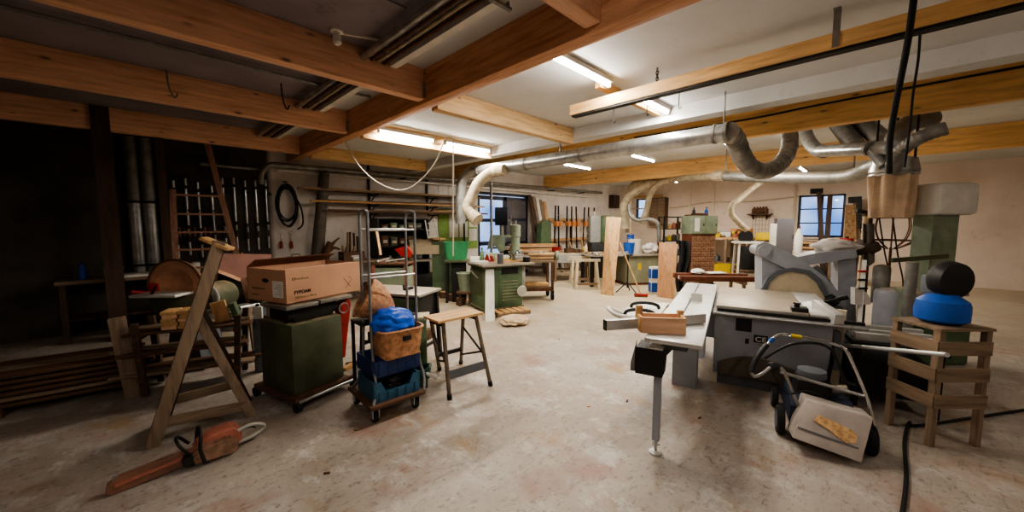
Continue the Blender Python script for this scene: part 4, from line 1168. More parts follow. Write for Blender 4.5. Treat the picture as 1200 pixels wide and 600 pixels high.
# ================================================================ roll cage cart
CX = V((1.5, 3.11, 0))
ct = T('roll_cart', 'grey tubular roll cart with a worn wooden base on castors', 'cart', CX, R(-3))
MB().box(-.25, .24, -.28, .27, .135, .17, .006).build('base_board', M_dwx, ct)
for x in (-.19, .18):
    for y in (-.21, .21):
        w_ = MB().cyl((x - .016, y + .02, .05), (x + .016, y + .02, .05), .05, None, 20).build('caster', M_rubber, ct)
        f = MB(); f.box(x - .03, x - .022, y - .02, y + .03, .04, .135); f.build('fork', M_steel, w_)
        f = MB(); f.box(x + .022, x + .03, y - .02, y + .03, .04, .135); f.build('fork', M_steel, w_)
TOP = 1.76
hoops = {}
M_ctube = mat('grey_tube', (134, 134, 132), .4, .45, .12, 8)
for x in (-.16, .26):
    xo = -.22 if x < 0 else .24
    pts = [(xo, -.25, .17), (x - .01 if x < 0 else x + .01, -.2, .27), (x, -.13, .45), (x, -.1, .8), (x, -.1, 1.68), (x, -.085, 1.735), (x, -.05, TOP), (x, .03, TOP), (x, .065, 1.735), (x, .08, 1.68), (x, .08, .8), (x, .11, .45), (x - .01 if x < 0 else x + .01, .18, .27), (xo, .23, .17)]
    MB().tube(smooth(pts, 4), .0125, 10).build('side_hoop', M_ctube, ct)
for z in (1.6, 1.2):
    MB().cyl((-.16, -.1, z), (.26, -.1, z), .009).build('rung', M_steel, ct)
    MB().cyl((-.16, .08, z + .005), (.26, .08, z + .005), .009).build('rung', M_steel, ct)
MB().box(-.2, .24, .03, .28, .765, .785, .004).build('shelf', M_black, ct)
for x in (-.19, .23): MB().box(x - .012, x + .012, .24, .265, .17, .765).build('shelf_post', M_blackm, ct)
CM = MW[ct.name]
def crate(name, label, loc, rz, L_, W_, H_, m, notch=0):
    t = T(name, label, 'crate', loc, rz)
    MB().box(-L_ / 2, L_ / 2, -W_ / 2, W_ / 2, 0, .012).build('bottom', m, t)
    for sy in (-1, 1):
        b = MB()
        if notch and sy < 0:
            b.slab([(-L_ / 2, sy * W_ / 2, .01), (L_ / 2, sy * W_ / 2, .01), (L_ / 2, sy * W_ / 2, H_), (L_ * .36, sy * W_ / 2, H_), (L_ * .26, sy * W_ / 2, H_ * .5), (-L_ * .26, sy * W_ / 2, H_ * .5), (-L_ * .36, sy * W_ / 2, H_), (-L_ / 2, sy * W_ / 2, H_)], (0, -sy * .012, 0))
        else:
            b.box(-L_ / 2, L_ / 2, sy * W_ / 2 - .006, sy * W_ / 2 + .006, .01, H_)
        b.build('side_wall', m, t)
        MB().box(sy * L_ / 2 - .006, sy * L_ / 2 + .006, -W_ / 2, W_ / 2, .01, H_).build('end_wall', m, t)
    b = MB(); b.tube([(-L_ / 2, -W_ / 2, H_), (L_ / 2, -W_ / 2, H_), (L_ / 2, W_ / 2, H_), (-L_ / 2, W_ / 2, H_)], .01, 6, True) if not notch else b.tube([(-L_ / 2, W_ / 2, H_), (L_ / 2, W_ / 2, H_)], .01, 6)
    b.build('rim', m, t)
    b = MB(); b.box(-L_ / 2 - .008, -L_ / 2, -W_ / 2 - .004, W_ / 2, H_ * .42, H_ * .5); b.build('rib', m, t)
    for k in range(5):
        MB().box(-L_ * .4 + L_ * .2 * k - .006, -L_ * .4 + L_ * .2 * k + .006, -W_ / 2 - .012, -W_ / 2, .02, H_ * (.5 if notch else .9)).build('rib', m, t)
    return t
crate('plastic_crate', 'teal blue open-fronted crate low on the roll cart base', CM @ V((.0, -.06, .172)), R(-3), .4, .36, .17, M_teal, 1)
crate('plastic_crate', 'deep blue crate wedged above the teal crate on the roll cart', CM @ V((.04, .03, .345)), R(-1), .42, .36, .14, M_navy)
MB().blob(CM @ V((.06, -.0, .255)), (.14, .12, .07), .5, 2, 3).single('dark_bundle', M_black, 'dark bundle lying inside the teal crate', 'bundle')
# green hose coil / cloth to the right of the crates
t = T('green_hose', 'dark green garden hose heap spilling off the right side of the cart base', 'hose', CM @ V((.33, .02, .17)))
for k in range(4):
    pts = [V((.0 + (.09 + .01 * k) * math.cos(a), (.12 - .01 * k) * math.sin(a), .02 + .025 * k + .012 * math.sin(3 * a + k))) for a in [2 * PI * i / 24 for i in range(24)]]
    MB().tube(pts, .014, 8, True).build('coil', mat('green_rubber_hose', (30, 78, 66), .5) if k == 0 else bpy.data.materials['green_rubber_hose'], t)
MB().cyl((.02, -.1, .06), (.1, -.16, .02), .018).build('hose_end', M_white, t)
# wicker basket with blue bag
t = T('wicker_basket', 'rectangular brown wicker basket holding a blue plastic bag on the cart', 'basket', CM @ V((.06, -.12, .5)), R(-2))
def bask(i, j):
    a = 2 * PI * i
    k = .84 + .16 * j
    c, s_ = math.cos(a), math.sin(a)
    e = 4.5
    d = (abs(c / .2) ** e + abs(s_ / .16) ** e) ** (-1 / e)
    wv = .004 * math.sin(a * 40) * math.sin(j * 40)
    return V((c * d * k + c * wv, s_ * d * k + s_ * wv, .02 + .23 * j))
b = MB(); b.grid(bask, 96, 14, True); b.thick(.006); wb_ = b.build('weave', M_wick, t)
b = MB(); b.tube([bask(i / 48, 1.0) for i in range(48)], [.012 + .002 * (i % 2) for i in range(48)], 6, True); b.build('braided_rim', M_wick, t)
b = MB(); b.box(-.16, .16, -.12, .12, .012, .024); b.build('bottom', M_wick, t)
for x in (-.1, .1): MB().box(x - .03, x + .03, -.1, .1, 0, .014).build('runner', M_wx, t)
b = MB(); b.box(-.03, .05, -.172, -.16, .165, .205, .005); b.build('hand_hole', M_black, t)
MB().blob(CM @ V((.03, -.1, .79)), (.19, .15, .13), .2, 5, 4, 3.0, .6 if False else CM.translation.z + .6).single('blue_bag', M_bag, 'bright blue crumpled plastic bag filling the wicker basket', 'bag')
# tipped round basket
t = T('tipped_basket', 'round brown wicker basket tipped on its side above the blue bag', 'basket', CM @ V((-.02, .15, .785)), R(-3))
ax = V((.5, -.15, -.3)).normalized()
rot = Z.rotation_difference(ax).to_matrix()
def tip(i, j):
    a = 2 * PI * i
    r = (.19 * (1 - j ** 1.6) ** .75 + .01) * (1 + .012 * math.sin(a * 30) * math.sin(j * 46))
    return V((-.1, .0, .22)) + rot @ V((math.cos(a) * r * .92, math.sin(a) * r, .3 * j))
b = MB(); b.grid(tip, 72, 16, True); b.build('weave', M_wick, t)
b = MB(); b.tube([tip(i / 40, 0) for i in range(40)], .011, 6, True); b.build('braided_rim', M_wick, t)
b = MB(); b.lathe([(.001, 0), (.165, 0), (.165, .004), (.001, .004)], V((-.1, 0, .22)) + rot @ V((0, 0, .035)), 24, rot, .92, 1); b.build('lining', M_greyl, t)
# ================================================================ folding workbench
wk = T('folding_workbench', 'folding steel work stand with a slatted wooden top in the middle foreground', 'workbench', (2.2, 3.0, 0))
W1 = [G(514, 377, .78), G(567, 366, .78), G(552, 360, .78), G(496, 370, .78)]
d1 = (W1[1] - W1[0]).normalized()
pr = (W1[3] - W1[0])
for k in range(3):
    a = W1[0] + pr * (k / 3 + .015); a2 = W1[0] + d1 * (W1[1] - W1[0]).length + pr * (k / 3 + .015)
    c = pr * (1 / 3 - .03)
    MB(wk).slab([a, a2, a2 + c, a + c], (0, 0, -.022)).build('top_slat', M_wx, wk)
feet = [G(527, 468), G(575, 452), G(540, 426), G(515, 433)]
tops = [W1[0] + d1 * .08 + pr * .2, W1[1] - d1 * .06 + pr * .2, W1[1] - d1 * .08 + pr * .85, W1[0] + d1 * .06 + pr * .85]
M_wkleg = mat('worn_steel_leg', (112, 100, 86), .55, .3, .2, 9)
for f_, tp in zip(feet, tops):
    tp = V((tp.x, tp.y, .75))
    l_ = MB(wk).bar(f_, tp, .035, .022, (0, 1, 0), .003).build('leg', M_wkleg, wk)
    MB(wk).cyl(f_, f_ + (tp - f_).normalized() * .05, .024).build('rubber_foot', M_rubber, l_)
for i, j in ((0, 3), (1, 2)):
    MB(wk).bar(V((tops[i].x, tops[i].y, .735)), V((tops[j].x, tops[j].y, .735)), .04, .045).build('bracket', M_blackm, wk)
    MB(wk).bar(feet[i].lerp(V((tops[i].x, tops[i].y, .75)), .5), feet[j].lerp(V((tops[j].x, tops[j].y, .75)), .2), .012, .02).build('brace', M_blackm, wk)
    MB(wk).bar(feet[i].lerp(V((tops[i].x, tops[i].y, .75)), .45), feet[j].lerp(V((tops[j].x, tops[j].y, .75)), .75), .012, .02).build('brace', M_blackm, wk)
MB(wk).bar(feet[0].lerp(tops[0], .3), feet[1].lerp(tops[1], .3), .012, .085).build('foot_board', M_greyd, wk)
MB(wk).bar(feet[3].lerp(tops[3], .3), feet[2].lerp(tops[2], .3), .03, .04).build('rear_bar', M_blackm, wk)
# ================================================================ grey bench saw behind the cart
gs = T('bench_saw', 'dark bench saw with a grey top standing behind the roll cart', 'saw table', (2.2, 4.12, 0), R(-63))
MB().box(-.42, .42, -.26, .26, .83, .86, .005).build('table_top', M_cast, gs)
MB().box(-.36, .36, -.22, .22, .52, .83, .01).build('saw_body', M_black, gs)
MB().box(.02, .34, -.24, -.22, .55, .8).build('green_panel', M_green, gs)
for x in (-.38, .38):
    for y in (-.22, .22):
        MB().bar((x * 1.05, y * 1.1, 0), (x * .95, y, .83), .04, .04, (0, 1, 0)).build('leg', M_blackm, gs)
    MB().box(x - .015, x + .015, -.22, .22, .2, .23).build('cross_rail', M_blackm, gs)
MB().bar((-.38, -.23, .25), (.38, -.23, .25), .02, .03).build('cross_rail', M_blackm, gs)
MB().box(-.34, .34, -.2, .2, .24, .36, .01).build('lower_tray', M_dwx, gs)
GM = MW[gs.name]
b = MB(); b.obox(GM @ V((.1, .02, .875)), (.14, .05, .03), Rz(R(20)), .006); b.obox(GM @ V((.06, .0, .895)), (.04, .03, .05), None, .006); b.single('hand_plane', M_blackm, 'small dark tool lying on the grey bench saw top', 'tool')
q = G(478, 365, .8)
t = T('card_sheet', 'pale cardboard offcut resting on a green box beside the bench saw', 'cardboard', (q.x + .1, q.y + .08, .72), R(-30))
MB().slab([(-.13, -.1, 0), (.15, -.1, 0), (.17, .12, 0), (-.1, .12, 0)], (0, 0, .008)).build('sheet', M_tan, t)
MB().blob((0, .02, .02), (.03, .02, .015), .4, 3, 2).build('scrap', M_dwx, t)
t = T('green_box', 'dull green box under the pale cardboard offcut', 'box', (q.x + .1, q.y + .08, 0), R(-30))
MB().box(-.13, .13, -.1, .1, .0, .7, .006).build('body', M_green, t); MB().box(-.135, .135, -.105, .105, .69, .72, .004).build('lid', M_greenp, t)
# little wood scraps on the floor
for u, v, rz, m, lb in ((408, 432, 30, M_wx, 'pale wood offcut on the floor right of the green cabinet'), (414, 428, -20, M_dwx, 'dark offcut touching the pale one right of the green cabinet'), (532, 350, 10, M_dwx, 'round-edged dark log piece on the floor before the green planer'), (546, 353, 40, M_wx, 'short log piece on the floor left of the moulder')):
    q = G(u, v)
    x = MB(); x.obox((q.x, q.y, .02), (.16, .06, .04), Rz(R(rz)), .006); x.single('offcut', m, lb, 'offcut')
# ================================================================ background: left wall
def bench(name, label, cat, loc, rz, L_, W_, H_, mt, ml, shelf=None, leg=.06, th=.05):
    t = T(name, label, cat, loc, rz)
    MB().box(-L_ / 2, L_ / 2, -W_ / 2, W_ / 2, H_ - th, H_, .004).build('top', mt, t)
    for x in (-1, 1):
        for y in (-1, 1):
            MB().box(x * (L_ / 2 - leg) - leg / 2, x * (L_ / 2 - leg) + leg / 2, y * (W_ / 2 - leg) - leg / 2, y * (W_ / 2 - leg) + leg / 2, 0, H_ - th).build('leg', ml, t)
    if shelf is not None: MB().box(-L_ / 2 + leg, L_ / 2 - leg, -W_ / 2 + leg, W_ / 2 - leg, shelf, shelf + .03).build('shelf', ml, t)
    return t
WB = .87
bench('wall_bench', 'long dark workbench along the dark left wall under the silver ducts', 'workbench', (.75, 8.12, 0), 0, 3.2, .6, WB, M_owx, M_dwz, .3)
bench('wall_bench', 'second workbench along the white part of the left wall behind the cardboard box', 'workbench', (3.3, 8.12, 0), 0, 1.75, .6, WB, M_owx, M_dwz, .3)
# upright silver ducts
gd = 'upright silver ducts on the dark wall'
for i, (u0, u1, lb) in enumerate(((152, 163, 'leftmost upright silver duct on the dark left wall'), (170, 180, 'middle upright silver duct on the dark left wall'), (188, 195, 'thin dark upright duct right of the two silver ones'))):
    r = .085 if i < 2 else .055
    a = oY(u1, 322, 8.36); b_ = oY(u0 + 1, 170, 8.36); x = (a.x + b_.x) / 2
    t = T('upright_duct', lb, 'duct', (x, 8.38, WB), 0, gd)
    MB(t).cyl((x, 8.38, WB), (x, 8.38, 2.0), r, None, 20).build('lower_pipe', M_galv if i < 2 else M_galv_dull, t)
    MB(t).cyl((x, 8.38, 2.0), (x, 8.38, 3.0), r * .93, None, 20).build('upper_pipe', M_galv_dull, t)
    for z in (1.0, 2.0): MB(t).cyl((x, 8.38, z - .02), (x, 8.38, z + .02), r * 1.07, None, 20).build('collar', M_blackm, t)
q = oY(167, 327, 7.9)
MB().box(q.x - .25, q.x + .1, 7.82, 8.2, WB, WB + .035, .004).single('pale_board', M_white, 'pale board lying on the dark bench below the silver ducts', 'board')
# dark upright post
q = oY(192, 250, 8.0); MB().box(q.x - .05, q.x + .05, 7.7, 7.8, 0, 3.24).single('roof_post', M_dwz, 'dark upright timber post in front of the dark left wall', 'post')
q = oY(130, 250, 8.0); MB().box(q.x - .1, q.x + .08, 7.6, 7.8, 0, 3.24).single('roof_post', M_dwz, 'dark timber post at the far left picture edge', 'post')
# wooden ladder
t = T('wooden_ladder', 'narrow brown wooden ladder leaning on the dark left wall', 'ladder', (oY(240, 300, 7.7).x, 7.7, 0))
lb_, lt_ = oY(206, 318, 7.75), oY(202, 222, 7.9)
rb_, rt_ = oY(279, 305, 7.75), oY(240, 158, 8.0)
def ext(a, b_, z): return a + (b_ - a) * ((z - a.z) / (b_.z - a.z))
M_lad = wood('ladder_wood', (150, 112, 92), 'z')
M_ladx = wood('ladder_rung_wood', (150, 112, 92), 'x')
MB(t).bar(ext(lb_, lt_, 0.0), lt_, 1e-9 + .045, .08, (1, 0, 0)).build('rail', M_lad, t)
MB(t).bar(ext(rb_, rt_, 0.0), rt_, 1e-9 + .045, .08, (1, 0, 0)).build('rail', M_lad, t)
for v in (229, 251, 272, 292, 313):
    zz = oY(230, v, 7.85).z
    MB(t).bar(ext(lb_, lt_, zz), ext(rb_, rt_, zz), .05, .03).build('rung', M_ladx, t)
# pipe clamps on the dark wall
def pipe_clamp():
    t = T('pipe_clamp', '-', 'clamp', (0, 0, 0), 0, 'steel pipe clamps on the dark left wall')
    MB().cyl((0, 0, -.65), (0, 0, .65), .02, None, 10).build('pipe', M_steel, t)
    MB().box(-.03, .03, -.09, .02, .48, .53, .006).build('fixed_jaw', M_blackm, t)
    MB().box(-.03, .03, -.09, .02, -.2, -.14, .006).build('sliding_jaw', M_blackm, t)
    MB().cyl((0, -.06, -.3), (0, -.06, -.14), .008).build('screw', M_steel, t)
    MB().cyl((0, -.06, -.42), (0, -.06, -.3), .018, None, 10).build('handle', M_dwz, t)
    return t
names = ('leftmost, beside the ladder rail', 'second from the left, behind the ladder', 'third from the left, behind the ladder', 'fourth, behind the right side of the ladder', 'fifth, just right of the ladder', 'sixth, right of the ladder', 'seventh, above the cardboard box corner', 'eighth, one before the hose coil', 'rightmost, nearest the hose coil')
p0 = pipe_clamp()
for i, (u, dz) in enumerate(((206, .0), (220, .05), (234, .0), (250, -.05), (263, .1), (276, .12), (289, .08), (301, .1), (313, .12))):
    q = oY(u, 255, 8.44)
    L_ = 'steel pipe clamp on the dark wall, ' + names[i]
    o = p0 if i == 0 else dup(p0, (0, 0, 0))
    o.location = (q.x, 8.42, 1.72 + dz); o['label'] = L_
def small_clamp():
    t = T('small_clamp', '-', 'clamp', (0, 0, 0), 0, 'small clamps with orange handles behind the ladder')
    MB().box(-.008, .008, -.006, .006, -.02, .3).build('bar', M_blackm, t)
    MB().box(-.01, .01, -.1, .0, .27, .3).build('jaw', M_blackm, t)
    MB().cyl((0, -.02, -.16), (0, -.02, -.0), .017, .013, 10).build('handle', M_orange, t)
    return t
p0 = small_clamp()
for i in range(8):
    q = oY(210 + 6 * i, 262, 8.42)
    o = p0 if i == 0 else dup(p0, (0, 0, 0))
    o.location = (q.x, 8.463, 1.6)
    o['label'] = 'orange-handled clamp, %s of the row behind the ladder' % ('first', 'second', 'third', 'fourth', 'fifth', 'sixth', 'seventh', 'last')[i]
MB().box(oY(206, 262, 8.44).x - .05, oY(256, 262, 8.44).x, 8.47, 8.5, 1.86, 1.9).single('clamp_rail', M_dwx, 'dark wooden rail on the wall carrying the orange-handled clamps', 'rail')
MB().box(oY(200, 262, 8.44).x, oY(320, 262, 8.44).x, 8.46, 8.5, 2.2, 2.26).single('clamp_rail', M_blackm, 'long dark rail on the wall carrying the steel pipe clamps', 'rail')
# hose coil with two red tools below
t = T('hose_coil', 'black hose coil hung on the white wall left of the thick slanted duct', 'hose', (oY(335, 240, 8.4).x, 8.42, 1.55))
q = oY(335, 238, 8.4)
for k in range(6):
    pts = [q + V(((.17 + .02 * math.sin(k * 2.1)) * math.cos(a) + .02 * math.sin(k), -.02 - .02 * k + .02 * math.sin(2 * a + k), (.36 + .05 * math.sin(k * 1.3)) * math.sin(a) - .04 * (k % 3))) for a in [2 * PI * i / 26 for i in range(26)]]
    MB(t).tube(pts, .014, 8, True).build('coil', M_cable, t)
MB(t).tube(smooth([q + V((.12, -.1, .2)), q + V((.24, -.1, -.1)), q + V((.26, -.1, -.4)), q + V((.16, -.1, -.52))], 5), .016, 8).build('hose_tail', M_cable, t)
MB(t).cyl(q + V((0, -.14, .4)), q + V((0, .1, .42)), .012).build('hook', M_blackm, t)
for u, lb in ((330, 'left of two red-handled tools hanging under the hose coil'), (342, 'right of two red-handled tools hanging under the hose coil')):
    q = oY(u, 284, 8.42)
    t = T('red_tool', lb, 'tool', (q.x, 8.44, q.z - .12))
    MB().cyl((0, 0, 0), (0, 0, .14), .03, .02, 10).build('handle', M_red, t); MB().cyl((0, 0, .14), (0, 0, .3), .008).build('shaft', M_steel, t); MB().tor((0, 0, .32), .03, .006, (0, 1, 0), 14).build('ring', M_steel, t)
# thick slanted duct
t = T('slanted_pipe', 'thick dull grey duct pipe standing slanted against the white left wall', 'duct', (oY(372, 297, 8.15).x, 8.15, WB))
a = oY(371, 297, 8.1); a.z = WB + .02; b_ = oY(380, 203, 8.2)
MB(t).cyl(a, b_, .12, .1, 18).build('pipe', mat('dusty_grey_pipe', (100, 92, 84), .7, .2, .15, 6, None, .2), t)
for f in (.35, .75): MB(t).cyl(a.lerp(b_, f), a.lerp(b_, f + .012), .122, None, 18).build('seam', M_greyd, t)
t = T('gnarled_root', 'gnarled brown branch standing at the foot of the slanted duct', 'branch', (oY(382, 297, 7.95).x, 7.95, WB))
q = oY(380, 297, 7.95); q.z = WB
for pts, r in (([q, q + V((.03, 0, .2)), q + V((.12, 0, .42))], (.09, .08, .05)), ([q + V((.05, 0, .22)), q + V((.18, -.02, .3)), q + V((.3, -.02, .26))], (.05, .04, .02)), ([q + V((.1, 0, .3)), q + V((.22, .03, .42)), q + V((.32, .03, .5))], (.04, .03, .012))):
    MB(t).tube(smooth(pts, 4), [r[0] + (r[2] - r[0]) * i / (len(smooth(pts, 4)) - 1) for i in range(len(smooth(pts, 4)))], 10).build('limb', M_rust, t)
# timber rack on the white wall
rk = T('timber_rack', 'dark iron timber rack on the white left wall under the long pale pipe', 'rack', (oY(450, 300, 8.4).x, 8.35, 0))
for u in (437, 505, 548):
    q = oY(u, 250, 8.3)
    MB(rk).box(q.x - .025, q.x + .025, 8.455, 8.495, 2.0 if u == 505 else .9, 3.0).build('upright', M_blackm, rk)
    for v in (228, 240, 250):
        zz = oY(437, v, 8.3).z
        MB(rk).bar((q.x, 8.44, zz - .02), (q.x, 8.0, zz - .02), .03, .03).build('arm', M_blackm, rk)
        MB(rk).bar((q.x, 8.44, zz - .2), (q.x, 8.18, zz - .035), .02, .02).build('brace', M_blackm, rk)
lev = ('upper', 'middle', 'lower')
for li, v in enumerate((228, 240, 250)):
    zz = oY(437, v, 8.3).z
    for k in range(4):
        xa = oY(345 + 14 * li + 9 * k, 240, 8.3).x; xb = oY(556 - 6 * k + 4 * li, 240, 8.3).x
        y = 8.05 + .1 * k
        a = V((xa, y, zz + .02 + .02 * (k % 2))); b_ = V((xb, y + random.uniform(-.02, .02), zz + .02 + .02 * (k % 2) + random.uniform(0, .07)))
        x = MB(); x.bar(a, b_, .085, .035 + .02 * (k % 2), Z, .003)
        x.single('rack_board', (M_owx, M_wx, M_dwx, M_owx)[(k + li) % 4], 'long board on the %s arms of the timber rack, %s' % (lev[li], ('front one', 'second from the front', 'third from the front', 'rear one against the wall')[k]), 'board', 'boards on the timber rack')
# dark shelf unit
xa, xb = oY(442, 290, 8.1).x, oY(502, 290, 8.1).x
zt = oY(470, 256, 8.1).z
sh_ = T('shelf_unit', 'black shelf unit with stored bins against the left wall behind the roll cart', 'shelf', ((xa + xb) / 2, 8.15, 0))
MB(sh_).box(xa, xa + .04, 8.05, 8.46, 0, zt).build('side', M_black, sh_); MB(sh_).box(xb - .04, xb, 8.05, 8.46, 0, zt).build('side', M_black, sh_)
MB(sh_).box(xa, xb, 8.44, 8.46, 0, zt).build('back', M_black, sh_)
szs = (.25, .7, 1.12, 1.5, zt - .03)
for z in szs: MB(sh_).box(xa + .04, xb - .04, 8.05, 8.44, z, z + .03).build('shelf', M_blackm, sh_)
lev4 = {.25: 'lowest', .7: 'second', 1.12: 'third', 1.5: 'top'}
for z in (.7, 1.12, 1.5):
    n = 5
    for k in range(n):
        x0 = xa + .1 + (xb - xa - .24) * k / n
        w_ = (xb - xa - .24) / n - .05
        hh = random.uniform(.1, .24)
        m = random.choice((M_greend, M_green, M_blackm, M_dwx, M_greyd, M_rust))
        t = T('storage_bin', 'dull storage bin on the %s shelf of the black unit, %s' % (lev4[z], ('leftmost', 'second from left', 'middle one', 'second from right', 'rightmost')[k]), 'bin', (x0 + w_ / 2, 8.2, z + .03), 0, 'bins in the black shelf unit')
        b = MB(); b.slab([(-w_ / 2, -.12, 0), (w_ / 2, -.12, 0), (w_ / 2, -.14, hh * .6), (w_ / 2, .12, hh), (-w_ / 2, .12, hh), (-w_ / 2, -.14, hh * .6)], (0, .02, 0)) if False else b.box(-w_ / 2, w_ / 2, -.13, .13, 0, hh, .008)
        b.build('bin_body', m, t)
        MB().box(-w_ * .3, w_ * .3, -.135, -.13, hh * .3, hh * .6).build('bin_front', M_tan if k % 2 else M_greyl, t)
# upright wood pieces box left of the shelf
q = oY(412, 297, 8.0)
t = T('offcut_box', 'wooden box of upright offcuts on the bench behind the cardboard box', 'box', (q.x, 8.0, WB))
for x0, x1, y0, y1 in ((-.22, .22, -.15, -.13), (-.22, .22, .13, .15), (-.22, -.2, -.13, .13), (.2, .22, -.13, .13)): MB().box(x0, x1, y0, y1, 0, .2).build('side', M_dwx, t)
MB().box(-.2, .2, -.13, .13, 0, .015).build('bottom', M_dwx, t)
for k in range(9):
    x = -.16 + .04 * k; h_ = random.uniform(.3, .62)
    b = MB(); b.bar((q.x + x, 8.0 + random.uniform(-.08, .08), WB + .016), (q.x + x + random.uniform(-.03, .03), 8.0 + random.uniform(-.08, .08), WB + h_), .03, .05, (0, 1, 0))
    b.single('upright_offcut', random.choice((M_dwz, M_owz, M_wz)), 'upright offcut in the wooden box behind the cardboard box, %s from the left' % ('first', 'second', 'third', 'fourth', 'fifth', 'sixth', 'seventh', 'eighth', 'ninth')[k], 'offcut', 'upright offcuts in the wooden box')
# small white stepladder on wall
P = Pl((5.0, 7.9, 0), 90)
t = T('white_ladder', 'short white ladder hanging in front of the black shelf unit', 'ladder', (P(505, 285).x, 7.9, P(505, 285).z))
MB(t).bar(P(503, 285), P(498, 258), .035, .02, (0, 1, 0)).build('rail', M_white, t); MB(t).bar(P(514, 281), P(509, 257), .035, .02, (0, 1, 0)).build('rail', M_white, t)
for v0, v1 in ((279, 276), (270, 268), (262, 261)): MB(t).bar(P(501.5, v0), P(512, v1), .03, .025).build('rung', M_white, t)
# red framed tool cart
q = D(462, 330, 6.4); q.z = 0
tc_ = T('tool_cart', 'orange-red framed tool cart with green sides and heaped tools behind the bench saw', 'cart', q, R(-45))
zt = D(462, 309, 6.1).z
for x in (-.27, .27):
    for y in (-.22, .22): MB().box(x - .025, x + .025, y - .025, y + .025, .08, zt).build('corner_post', M_orange, tc_)
for y in (-.22, .22): MB().box(-.25, .25, y - .015, y + .015, .2, zt - .08).build('side_panel', M_greenp, tc_)
for x in (-.27, .27): MB().box(x - .01, x + .01, -.2, .2, .2, zt - .08).build('end_panel', M_greenp, tc_)
MB().box(-.3, .3, -.25, .25, zt - .03, zt).build('top', M_dwx, tc_); MB().box(-.28, .28, -.23, .23, .1, .14).build('floor_plate', M_rust, tc_)
for x in (-.24, .24):
    for y in (-.19, .19): MB().cyl((x - .015, y, .04), (x + .015, y, .04), .04, None, 14).build('wheel', M_rubber, tc_)
TM = MW[tc_.name]
for k, (x, y, L_, a, m, lb) in enumerate(((-.15, -.1, .3, 20, M_steel, 'steel tool on the tool cart heap, front left'), (.1, -.15, .34, -30, M_galv_dull, 'grey tool on the tool cart heap, front right'), (-.05, .05, .4, 70, M_steel, 'long bright tool lying across the tool cart heap'), (.15, .1, .25, 10, M_blackm, 'black tool at the back right of the tool cart'), (-.2, .12, .24, -60, M_rust, 'rusty tool at the back left of the tool cart'))):
    c = TM @ V((x, y, zt + .025)); d = V((math.cos(R(a)), math.sin(R(a)), .12)) * L_ / 2
    b = MB(); b.tube([c - d + V((0, 0, d.z)), c + V((0, 0, d.z)), c + d + V((0, 0, d.z))], [.025, .014, .018], 8); b.single('hand_tool', m, lb, 'tool', 'tools heaped on the red tool cart')
P = Pl(tuple(TM @ V((.15, .1, 0))), 45)
b = MB(); b.slab(P.poly([(462, 292), (476, 288), (482, 296), (480, 302), (470, 300)]), P.n * .1); b.single('red_funnel', M_red, 'bright red sheet-metal scoop on the tool cart heap', 'scoop')
b = MB(); b.bar(D(446, 299, 6.5), D(441, 270, 6.6), .04, .03); b.single('wooden_pole', M_wz, 'pale wooden handle leaning up from the tool cart', 'handle')
# green wall panels and white sheets

def wallrect(u0, v0, u1, v1, y0, y1, name, m, lb, cat, group=None):
    a = oY(u0, v1, WL); b_ = oY(u1, v0, WL); zt = oY((u0 + u1) / 2, v0, WL).z; zb = oY((u0 + u1) / 2, v1, WL).z
    return MB().box(a.x, b_.x, y0, y1, zb, zt).single(name, m, lb, cat, group)
M_gw = mat('pale_green_panel', (132, 162, 84), .7, 0, .12, 4)
wallrect(514, 246, 559, 292, WL - .02, WL - .001, 'painted_board', M_gw, 'green painted panel on the left wall behind the green basket', 'panel')
for i, (u0, v0, u1, v1, lb) in enumerate(((514, 216, 524, 236, 'white sheet high on the left wall, left one'), (526, 217, 538, 240, 'white sheet high on the left wall, right one'), (526, 244, 536, 278, 'tall white sheet on the green panel, left'), (538, 248, 547, 278, 'white sheet on the green panel, middle'), (549, 252, 558, 266, 'small white sheet on the green panel, upper right'), (549, 268, 558, 282, 'small white sheet on the green panel, lower right'), (500, 236, 507, 252, 'white note hanging over the black shelf unit'))):
    wallrect(u0, v0, u1, v1, *((WL - .012, WL) if i < 2 or i == 6 else (WL - .03, WL - .02)), 'paper_sheet', M_pw, lb, 'paper', 'white sheets on the left wall')
# ================================================================ green planer
HL = V((4.7, 7.25, 0))
pl = T('thickness_planer', 'green thickness planer with a dusty rounded hood, standing left of the green basket', 'planer', HL, R(-40))
pf = [(-.02, .08), (.52, .08), (.52, .95)] + [(.52 - .3 * (1 - math.cos(a)), .95 + .3 * math.sin(a)) for a in [PI / 2 * k / 6 for k in range(1, 7)]] + [(-.02, 1.25)]
b = MB(); b.prism(pf, 0, .5, 'y'); b.build('body', M_green, pl)
hd = [(-.05, .97), (-.05, 1.03)] + [(-.05 + .26 * (1 - math.cos(a)), 1.03 + .25 * math.sin(a)) for a in [PI / 2 * k / 7 for k in range(1, 8)]] + [(.46, 1.285), (.46, .97)]
b = MB(); b.prism(hd, -.52, .14, 'x'); b.build('dusty_hood', M_tan, pl)
MB().box(-.5, -.02, .03, .48, .8, .84, .005).build('table', M_cast, pl)
MB().box(-.42, -.02, .06, .46, .08, .5, .01).build('dark_base', M_black, pl)
MB().box(-.48, .54, -.02, .52, .0, .08).build('plinth', M_dwx, pl)
MB().box(.24, .255, -.006, 0, .1, 1.0).build('door_seam', M_greend, pl); MB().box(.02, .5, -.006, 0, .34, .352).build('door_seam', M_greend, pl)
PM = MW[pl.name]
